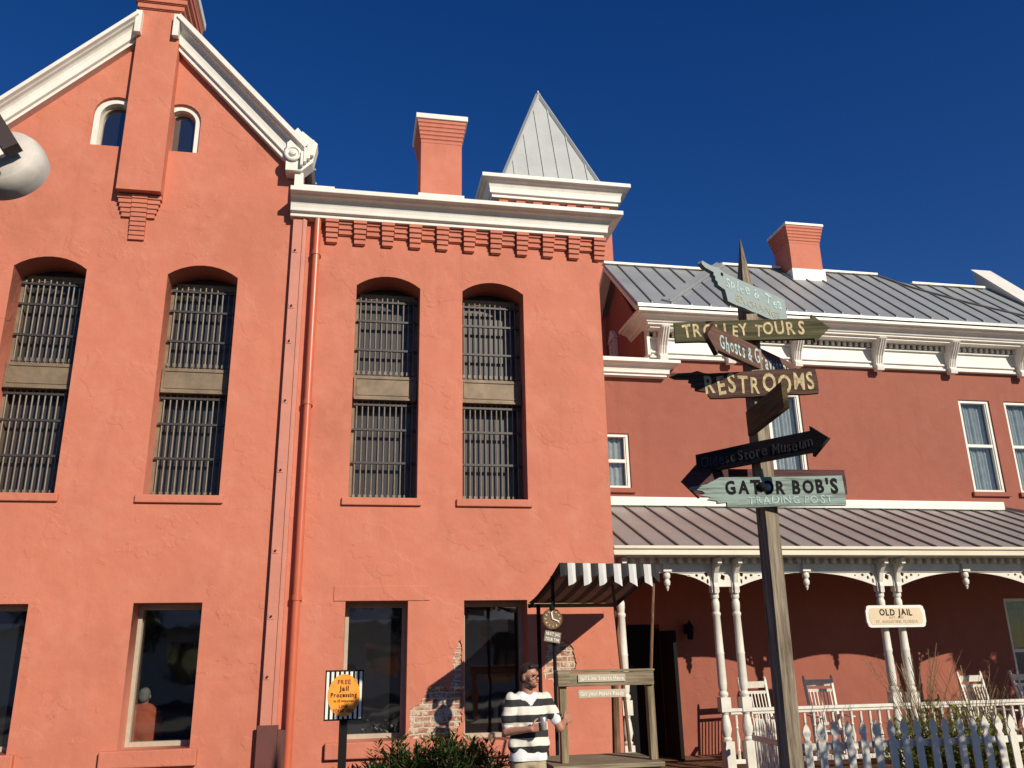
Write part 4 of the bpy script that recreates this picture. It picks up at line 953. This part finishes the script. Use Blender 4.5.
# ================================================================== VEGETATION
def leaf_blade(mb, p, d, up, L, w_, droop=.3):
    side = d.cross(up)
    if side.length < 1e-4: side = Vector((1, 0, 0))
    side.normalize(); q1 = p+d*L*.5+up*(-.02*L); q2 = p+d*L-up*(droop*L)
    mb.add([p, q1-side*w_/2, q2, q1+side*w_/2], [(0, 1, 2, 3)])
def shrub(name, loc, h, spread, nf, m, seed, lbl, cat='shrub', group=None, leaf=(.15, .028)):
    r = random.Random(seed); e = empty(name, loc); stem = MB(); lv = MB(); nf = int(nf*1.7)
    for i in range(nf):
        a = r.uniform(0, 2*math.pi); tilt = r.uniform(.05, 1.0); L = h*r.uniform(.75, 1.1); base = Vector((r.uniform(-.3, .3)*spread, r.uniform(-.3, .3)*spread, 0))
        pts = []; d = Vector((math.cos(a)*math.sin(tilt*.5), math.sin(a)*math.sin(tilt*.5), math.cos(tilt*.5))); p = base.copy()
        for k in range(10):
            pts.append(p.copy()); p = p+d*(L/9); d = (d+Vector((math.cos(a), math.sin(a), -.3))*.09*tilt*spread/h*1.4).normalized()
        for u, v in zip(pts, pts[1:]): stem.tube(u, v, .005, .004, 4, False)
        for k in range(2, 10):
            for s_ in (-1, 1):
                for _ in range(2):
                    dd = (pts[k]-pts[k-1]).normalized(); sd = dd.cross(Vector((r.uniform(-.5, .5), r.uniform(-.5, .5), 1))).normalized()*s_
                    leaf_blade(lv, pts[k]+dd*r.uniform(-.03, .03), (sd+dd*.9+Vector((0, 0, r.uniform(-.2, .4)))).normalized(), Vector((0, 0, 1)), leaf[0]*r.uniform(.7, 1.2), leaf[1]*r.uniform(.8, 1.3), r.uniform(0, .35))
    stem.build('stems', M['bark'], e); lv.build('foliage', m, e); tag(e, lbl, cat, group); return e
for i, (x, y, h, sp, lb) in enumerate(((.35, 10.6, .62, .5, 'dark green feathery shrub under the ground window, leftmost of the clump'), (.75, 10.7, .78, .6, 'tall dark green feathery shrub in the middle of the clump below the wall'), (1.15, 10.6, .84, .6, 'dense green shrub in front of the exposed brick patch'), (1.45, 10.8, .74, .5, 'dark green shrub at the right end of the clump, beside the man'))):
    shrub('shrub', (x, y, .03), h, sp, 46, M['leaf'], 20+i, lb, group='shrubs below the jail wall')
shrub('shrub', (-.05, 10.0, .03), .56, .35, 16, M['leafy'], 31, 'low wispy shrub at the foot of the striped sign post')
shrub('shrub', (-4.0, 10.3, .03), .74, .45, 26, M['leafy'], 33, 'spiky green shrub tip below the leftmost ground window')
for i, (x, y, h, lb) in enumerate(((7.3, 10.5, .86, 'yellow-green bush behind the picket fence, nearest the hanging sign columns'), (7.75, 10.4, 1.0, 'yellow-green bush behind the fence at the foot of the plume grass'), (8.3, 10.5, .8, 'low yellow-green bush behind the sunlit pickets at the right edge'))):
    shrub('bush', (x, y, 0), h, .55, 34, M['leafy'], 40+i, lb, 'bush', 'bushes behind the picket fence', leaf=(.13, .032))
def plume_grass(loc, h, n, seed, lbl):
    r = random.Random(seed); e = empty('plume_grass', loc); bl = MB(); pl = MB()
    for i in range(n):
        a = r.uniform(0, 6.28); t_ = r.uniform(.0, .28); p = Vector((r.uniform(-.12, .12), r.uniform(-.12, .12), 0)); d = Vector((math.cos(a)*t_, math.sin(a)*t_, 1)).normalized(); L = h*r.uniform(.6, 1.05); pts = []
        for k in range(8): pts.append(p.copy()); p = p+d*(L/7); d = (d+Vector((math.cos(a), math.sin(a), -.4))*.06).normalized()
        sd = Vector((-math.sin(a), math.cos(a), 0))*.004
        for k in range(7): bl.add([pts[k]-sd, pts[k]+sd, pts[k+1]+sd, pts[k+1]-sd], [(0, 1, 2, 3)])
        if i % 3 == 0:
            for k in range(26):
                q = pts[5].lerp(pts[7], k/25); dd = Vector((r.uniform(-1, 1), r.uniform(-1, 1), r.uniform(.4, 1.4))).normalized(); leaf_blade(pl, q, dd, Vector((0, 0, 1)), .05, .006, .1)
    bl.build('blades', M['straw'], e); pl.build('plumes', M['straw'], e); tag(e, lbl, 'grass clump', 'plume grass clumps behind the fence', 'thing'); return e
plume_grass((7.55, 10.9, 0), 1.85, 90, 1, 'tall straw-coloured plume grass rising above the porch rail'); plume_grass((8.35, 10.9, 0), 1.6, 90, 2, 'straw plume grass leaning right of the taller clump')

def tree(name, loc, h, crown_r, n, seed, lbl, leaf=.16, squash=.8, cz=None):
    r = random.Random(seed); e = empty(name, loc); t_ = MB(); cz = cz or h*.68; cl = []
    t_.tube((0, 0, -.1), (.05, 0, cz*.55), h*.035, h*.024, 12); t_.tube((.05, 0, cz*.55), (.0, .05, cz), h*.024, h*.012, 10)
    for i in range(14):
        a = r.uniform(0, 6.28); rr = crown_r*r.uniform(.35, .95); z = cz+crown_r*squash*r.uniform(-.75, .9); f_ = math.sqrt(max(.1, 1-((z-cz)/(crown_r*squash))**2)); c = Vector((math.cos(a)*rr*f_, math.sin(a)*rr*f_, z)); cl.append((c, crown_r*r.uniform(.25, .45)))
        s_ = Vector((.03, 0, cz*r.uniform(.5, .95))); m_ = s_.lerp(c, .5)+Vector((0, 0, .1*crown_r)); t_.tube(s_, m_, h*.012, h*.008, 6); t_.tube(m_, c, h*.008, h*.003, 6)
    t_.build('trunk', M['bark'], e); lv = MB()
    for i in range(n):
        c, cr = r.choice(cl); d = Vector((r.gauss(0, 1), r.gauss(0, 1), r.gauss(0, 1))).normalized(); p = c+d*cr*r.uniform(.3, 1)**.6
        dd = Vector((r.gauss(0, 1), r.gauss(0, 1), r.gauss(0, .6))).normalized(); leaf_blade(lv, p, dd, Vector((0, 0, 1)), leaf*r.uniform(.7, 1.3), leaf*.5, .2)
    lv.build('crown', M['treeleaf'], e); tag(e, lbl, 'tree'); return e
tree('tree', (14.45, 9.6, 0), 4.9, 1.15, 4600, 1, 'small leafy tree past the right end of the porch', leaf=.15, cz=3.9)
tree('tree', (8.2, 4.2, 0), 4.3, 1.3, 8000, 2, 'bushy tree added out of view right of the signpost to shade the fence', leaf=.14, cz=3.1, squash=.85)  # unseen tree, put in to throw shade on the pickets
for i, (x, y, h, cr) in enumerate(((-9, -9, 6.5, 3.0), (3.5, -13, 7.5, 3.2), (9, -11, 6.5, 2.8), (-3.0, -15, 6, 2.6))):
    tree('tree', (x, y, 0), h, cr, 5000, 60+i, ['broad tree behind the camera to the left', 'tall tree across the street facing the ticket stand', 'round tree across the street to the right', 'mid-sized tree beside the low station building'][i], leaf=.35)
# low station across the street (seen in the window reflections)
sb = tag(empty('station_building', (0, -22, 0)), 'long low station building across the street with a pitched roof', 'building')
b = MB(); b.box(-22, 16, -4, 4, 0, 3.4); b.build('wall', M['white'], sb); b = MB(); b.prism([(-5, 3.3), (5, 3.3), (0, 5.2)], ((-22.5, 0, 0), (0, 1, 0), (0, 0, 1), (1, 0, 0)), 39); b.build('roof', M['roof'], sb)
b = MB()
for k in range(12): b.box(-20+k*3, -18.6+k*3, 4.0, 4.02, .9, 2.6)
b.build('windows', M['glass'], sb)

# ================================================================== DISH LAMP, TOP LEFT
dl = tag(empty('dish_lamp', (-2.165, 5.0, 4.735)), 'large round white dish lamp on a dark arm at the top left', 'lamp')
b = MB(); b.lathe((0, 0, 0), [(-.10, .20), (-.09, .228), (-.02, .234), (.02, .226), (.06, .205), (.064, .196), (.068, .19), (.085, .17), (.10, .12), (.105, .02)], 40, Vector((-.12, -.93, .22))); b.build('dish', mat('weathered_dish', (.55, .51, .46), rough=.55, var=.2, scale=6, bump=.3, bscale=8), dl, smooth=True)
b = MB(); b.beam((-.60, -.2, 1.03), (.12, -.2, -.03), .09, .085, (0, 1, 0)); b.build('arm', mat('brown_steel', (.05, .035, .03), rough=.5), dl)
b = MB(); b.beam((-.6, -.24, .90), (.085, -.24, -.10), .03, .03, (0, 1, 0)); b.build('arm_trim', M['white'], dl)
b = MB(); b.prism([(-.62, .86), (.02, -.11), (-.10, -.20), (-.62, -.16)], ((0, -.20, 0), (1, 0, 0), (0, 0, 1), (0, 1, 0)), .02); b.build('gusset', mat('brown_steel_plate', (.06, .04, .03), rough=.6), dl)
b = MB(); b.tube((-.9, -.1, -4.73), (-.9, -.1, .8), .06, .05, 12); b.build('pole', M['black'], dl)

# ================================================================== PEOPLE
SK = mat('skin', (.44, .21, .14), rough=.5, var=.15, scale=20)
HAIR = mat('dark_hair', (.018, .011, .008), rough=.6)
def hand(prims, wrist, dirv, palm, side, curl=.9, s=1.0):
    """palm + 5 separate fingers; dirv towards fingertips, palm = normal of palm side, side = towards the thumb"""
    d, n, t_ = Vector(dirv).normalized(), Vector(palm).normalized(), Vector(side).normalized(); w_ = Vector(wrist)
    for k in (-1, -.33, .33, 1): prims.append(('c', w_+t_*.018*k*s, w_+d*.085*s+t_*.030*k*s, .014*s, .0125*s))
    for k, L in ((-1, .060), (-.33, .072), (.33, .078), (1, .070)):
        p = w_+d*.085*s+t_*.031*k*s; a = 0; q = d.copy()
        for j, f_ in enumerate((.45, .32, .23)):
            a += curl*(.55 if j == 0 else .8); q = d*math.cos(a)+n*math.sin(a); p2 = p+q*L*f_*s; prims.append(('c', p, p2, (.0092-.001*j)*s, (.0085-.001*j)*s)); p = p2
    p = w_+d*.02*s+t_*.032*s; q = (t_*.8+d*.6+n*.25).normalized(); p2 = p+q*.042*s; prims.append(('c', p, p2, .0125*s, .0105*s)); q = (t_*.35+d*.8+n*.5).normalized(); prims.append(('c', p2, p2+q*.032*s, .0103*s, .0088*s))
def head_prims(pr, c, f, r_):
    """c centre of skull, f facing unit (horizontal), r_ right"""
    u = Vector((0, 0, 1)); rot = Matrix((r_, -f, u)).transposed()
    P = lambda x, y, z: Vector(c)+r_*x+f*y+u*z
    pr += [('e', P(0, -.012, .03), (.074, .094, .088), rot), ('e', P(0, .028, -.03), (.056, .066, .075), rot), ('e', P(0, .045, -.085), (.036, .038, .028), rot)]
    pr += [('c', P(0, .088, .005), P(0, .108, -.026), .009, .0125), ('c', P(-.03, .082, .022), P(.03, .082, .022), .011, .011), ('c', P(-.018, .09, -.062), P(.018, .09, -.062), .008, .008), ('c', P(-.015, .088, -.073), P(.015, .088, -.073), .009, .009)]
    for s_ in (-1, 1): pr += [('e', P(s_*.076, -.01, -.01), (.010, .022, .032), rot), ('e', P(s_*.045, .06, -.022), (.024, .022, .022), rot)]
    return P
# the man in the striped shirt
pr = []; C0 = Vector((1.795, 8.74, 1.605)); f = Vector((.62, -.78, -.05)).normalized(); rr = Vector((.78, .62, 0)).normalized(); f = Vector((.62, -.78, 0)).normalized()
P = head_prims(pr, C0, f, rr)
pr += [('c', (1.78, 8.77, 1.54), (1.785, 8.79, 1.40), .052, .062), ('c', (1.66, 8.77, 1.365), (1.92, 8.80, 1.365), .046, .046), ('e', (1.785, 8.80, 1.20), (.14, .085, .18)), ('e', (1.785, 8.80, 1.0), (.135, .09, .14)), ('e', (1.785, 8.80, .86), (.125, .085, .09))]
SHR, ELR, WRR = Vector((1.605, 8.75, 1.375)), Vector((1.555, 8.74, 1.10)), Vector((1.765, 8.55, 1.135))
SHL, ELL, WRL = Vector((1.965, 8.80, 1.375)), Vector((2.105, 8.78, 1.115)), Vector((2.205, 9.00, 1.165))
pr += [('c', SHR, ELR, .052, .042), ('c', ELR, WRR, .041, .027), ('c', SHL, ELL, .052, .042), ('c', ELL, WRL, .041, .027)]
hand(pr, WRR+Vector((.005, -.005, .0)), (.88, -.35, .2), (.2, .6, -.1), (-.2, .1, 1), 1.0); hand(pr, WRL, (.35, .40, .12), (.55, .75, -.2), (-.3, .0, 1), 1.0, 1.1)
for s_ in (-1, 1):
    pr += [('c', (1.785+s_*.075, 8.80, .82), (1.785+s_*.11, 8.78, .49), .074, .056), ('c', (1.785+s_*.11, 8.78, .49), (1.785+s_*.12, 8.81, .09), .054, .038), ('c', (1.785+s_*.12, 8.83, .05), (1.785+s_*.14, 8.64, .04), .038, .03)]
man = remeshed(pr, 'person', SK, voxel=.007, smooth=3)
tag(man, 'bearded man in glasses and black and white striped shirt with one hand on the stand', 'person')
def shirt(prims, name, m, cut=None, vox=.012):
    o = remeshed(prims, name, m, man, vox, 4); return o
from mathutils import noise as mnoise
def folds(o, amp=.012, sc=(7, 7, 3.5), seed=0):
    for v in o.data.vertices:
        c = v.co; n_ = mnoise.noise(Vector((c.x*sc[0]+seed, c.y*sc[1], c.z*sc[2]+c.x*4)))+.5*mnoise.noise(Vector((c.x*16, c.y*16+seed, c.z*9)))
        v.co = c+v.normal*n_*amp
STR = striped('prison_stripes', (.70, .68, .60), (.022, .022, .024), 'Z', .143, .909, .47)
sh = [('c', (1.665, 8.765, 1.375), (1.915, 8.80, 1.375), .070, .070), ('c', (1.70, 8.775, 1.405), (1.88, 8.80, 1.405), .062, .062), ('c', (1.79, 8.785, 1.28), (1.79, 8.79, .98), .118, .122), ('e', (1.785, 8.79, 1.24), (.185, .13, .18)), ('c', (1.71, 8.79, 1.32), (1.70, 8.79, .97), .10, .112), ('c', (1.86, 8.80, 1.32), (1.875, 8.80, .97), .10, .112), ('c', (1.68, 8.79, .98), (1.89, 8.80, .98), .106, .106),
      ('c', SHR+Vector((.01, 0, .015)), SHR.lerp(ELR, .55), .070, .070), ('c', SHL+Vector((-.01, 0, .015)), SHL.lerp(ELL, .5), .070, .066)]
o = shirt(sh, 'striped_shirt', STR); folds(o, .022, (8, 8, 5))
def cut_mesh(o, co, no):
    bm = bmesh.new(); bm.from_mesh(o.data); bmesh.ops.bisect_plane(bm, geom=bm.verts[:]+bm.edges[:]+bm.faces[:], plane_co=co, plane_no=no, clear_outer=True); bm.to_mesh(o.data); bm.free()
cut_mesh(o, (0, 0, .905), (0, 0, -1))
# V neck opening
bm = bmesh.new(); bm.from_mesh(o.data); kill = []
for v in bm.verts:
    dx = (v.co.x-1.80); 
    if v.co.y < 8.80 and v.co.z > 1.335+abs(dx)*1.15 and abs(dx) < .085: kill.append(v)
    elif v.co.z > 1.425 and abs(v.co.x-1.785) < .08: kill.append(v)
bmesh.ops.delete(bm, geom=kill, context='VERTS'); bm.to_mesh(o.data); bm.free()
TEE = mat('white_tee', (.72, .73, .76), rough=.9, var=.08, scale=9, bump=.6, bscale=12)
o = shirt([('c', (1.67, 8.765, 1.375), (1.91, 8.80, 1.375), .066, .066), ('c', (1.715, 8.77, 1.40), (1.865, 8.795, 1.40), .066, .066), ('e', (1.785, 8.79, 1.2), (.16, .108, .2)), ('c', (1.71, 8.79, 1.1), (1.70, 8.79, .80), .095, .105), ('c', (1.86, 8.80, 1.1), (1.87, 8.80, .80), .095, .105), ('c', (1.70, 8.79, .86), (1.87, 8.80, .86), .104, .104),
           ('c', SHR, SHR.lerp(ELR, .76), .061, .058), ('c', SHL, SHL.lerp(ELL, .72), .061, .056)], 'undershirt', TEE); folds(o, .009, seed=4)
cut_mesh(o, (0, 0, .835), (0, 0, -1))
TR = mat('khaki_trousers', (.40, .33, .22), rough=.9, var=.1)
tp = [('e', (1.785, 8.80, .81), (.14, .095, .06))]
for s_ in (-1, 1): tp += [('c', (1.785+s_*.08, 8.80, .84), (1.785+s_*.11, 8.78, .49), .090, .072), ('c', (1.785+s_*.11, 8.78, .49), (1.785+s_*.12, 8.81, .11), .074, .062)]
shirt(tp, 'trousers', TR)
for s_ in (-1, 1): shirt([('c', (1.785+s_*.12, 8.86, .05), (1.785+s_*.145, 8.62, .042), .05, .042)], 'shoe', M['black'], vox=.01)
u = Vector((0, 0, 1)); rot = Matrix((rr, -f, u)).transposed()
hp = [('e', P(0, -.022, .05), (.079, .092, .076), rot), ('e', P(0, -.050, .0), (.074, .062, .078), rot), ('c', P(-.04, .058, .092), P(.045, .060, .096), .018, .022), ('c', P(0, .045, .108), P(.02, -.03, .112), .022, .022)]
o = shirt(hp, 'hair', HAIR, vox=.008)
bm = bmesh.new(); bm.from_mesh(o.data); bmesh.ops.delete(bm, geom=[v for v in bm.verts if (v.co-C0).dot(f) > .035 and v.co.z < C0.z+.058], context='VERTS'); bm.to_mesh(o.data); bm.free()
shirt([('e', P(0, .040, -.085), (.040, .046, .030), rot), ('c', P(-.056, .0, -.035), P(-.036, .045, -.075), .018, .018), ('c', P(.056, .0, -.035), P(.036, .045, -.075), .018, .018), ('c', P(-.022, .098, -.052), P(.022, .098, -.052), .006, .006)], 'beard', mat('brown_beard', (.05, .025, .015), rough=.8), vox=.006)
b = MB()
for s_ in (-1, 1):
    c = P(s_*.033, .108, .004); pts = [c+rr*.025*math.cos(a)+u*.019*math.sin(a) for a in [2*math.pi*i/14 for i in range(15)]]; b.path(pts, .0028); b.tube(P(s_*.058, .108, .008), P(s_*.08, .0, .006), .0025)
b.tube(P(-.009, .11, .008), P(.009, .11, .008), .0025); b.build('glasses', M['black'], man)
b = MB()
for s_ in (-1, 1): sphere(b, P(s_*.033, .082, .003), (.011, .011, .008), rot, 8)
b.build('eyes', M['letdark'], man)
can = tag(empty('drink_can', (1.872, 8.487, 1.125)), 'small pale drink can in the man\'s right hand', 'can')
b = MB(); b.lathe((0, 0, 0), [(0, .024), (.006, .029), (.11, .029), (.118, .024)], 16); b.build('can_body', mat('pale_can', (.55, .5, .5), rough=.3, metal=.5, var=.3, scale=30), can, smooth=True)
b = MB(); b.lathe((0, 0, .118), [(0, .022), (.002, .022)], 16); b.build('lid', M['panelmetal'], can)

# visitor inside the building, seen from behind through the second ground window
vx, vy, vz = -2.78, 13.5, -.28
fl = Vector((0, 1, 0)); vr = Vector((1, 0, 0)); pr = []
P = head_prims(pr, Vector((vx, vy, vz+1.63)), fl, vr)
pr += [('c', (vx, vy, vz+1.56), (vx, vy, vz+1.42), .055, .065), ('e', (vx, vy, vz+1.22), (.19, .13, .24)), ('e', (vx, vy, vz+.98), (.18, .13, .16))]
for k in (-1, 1):
    pr += [('c', (vx+k*.09, vy, vz+.90), (vx+k*.10, vy+.01, vz+.49), .085, .06), ('c', (vx+k*.10, vy+.01, vz+.49), (vx+k*.10, vy, vz+.09), .056, .04), ('c', (vx+k*.10, vy-.04, vz+.04), (vx+k*.11, vy+.14, vz+.04), .04, .03)]
    sh_, el, wr = Vector((vx+k*.19, vy, vz+1.40)), Vector((vx+k*.25, vy+.02, vz+1.12)), Vector((vx+k*.14, vy+.20, vz+1.05))
    pr += [('c', sh_, el, .052, .042), ('c', el, wr, .041, .028)]; hand(pr, wr, (-k*.7, .5, 0), (0, -.2, -1), (0, .8, .3), .5)
vis = remeshed(pr, 'person', SK, voxel=.009, smooth=3)
tag(vis, 'grey-haired visitor in a red shirt seen from behind through the ground window', 'person')
man = vis
shirt([('c', (vx-.15, vy, vz+1.405), (vx+.15, vy, vz+1.405), .082, .082), ('c', (vx-.07, vy, vz+1.455), (vx+.07, vy, vz+1.455), .078, .078), ('c', (vx, vy, vz+1.50), (vx, vy, vz+1.47), .068, .075), ('e', (vx, vy, vz+1.22), (.215, .15, .24)), ('c', (vx-.08, vy, vz+1.25), (vx-.07, vy, vz+.95), .13, .13), ('c', (vx+.08, vy, vz+1.25), (vx+.07, vy, vz+.95), .13, .13)]+
      [('c', (vx+k*.18, vy, vz+1.40), (vx+k*.245, vy+.015, vz+1.16), .07, .066) for k in (-1, 1)], 'red_shirt', mat('red_cotton', (.48, .10, .05), rough=.9, var=.2))
shirt([('c', (vx+k*.08, vy, vz+.93), (vx+k*.10, vy, vz+.12), .11, .07) for k in (-1, 1)], 'trousers', TR)
hr = Matrix((vr, -fl, Vector((0, 0, 1)))).transposed()
shirt([('e', P(0, -.035, .035), (.080, .085, .080), hr), ('e', P(0, -.06, -.01), (.074, .06, .075), hr)], 'hair', mat('grey_hair', (.20, .185, .165), rough=.8, var=.3, scale=30), vox=.009)
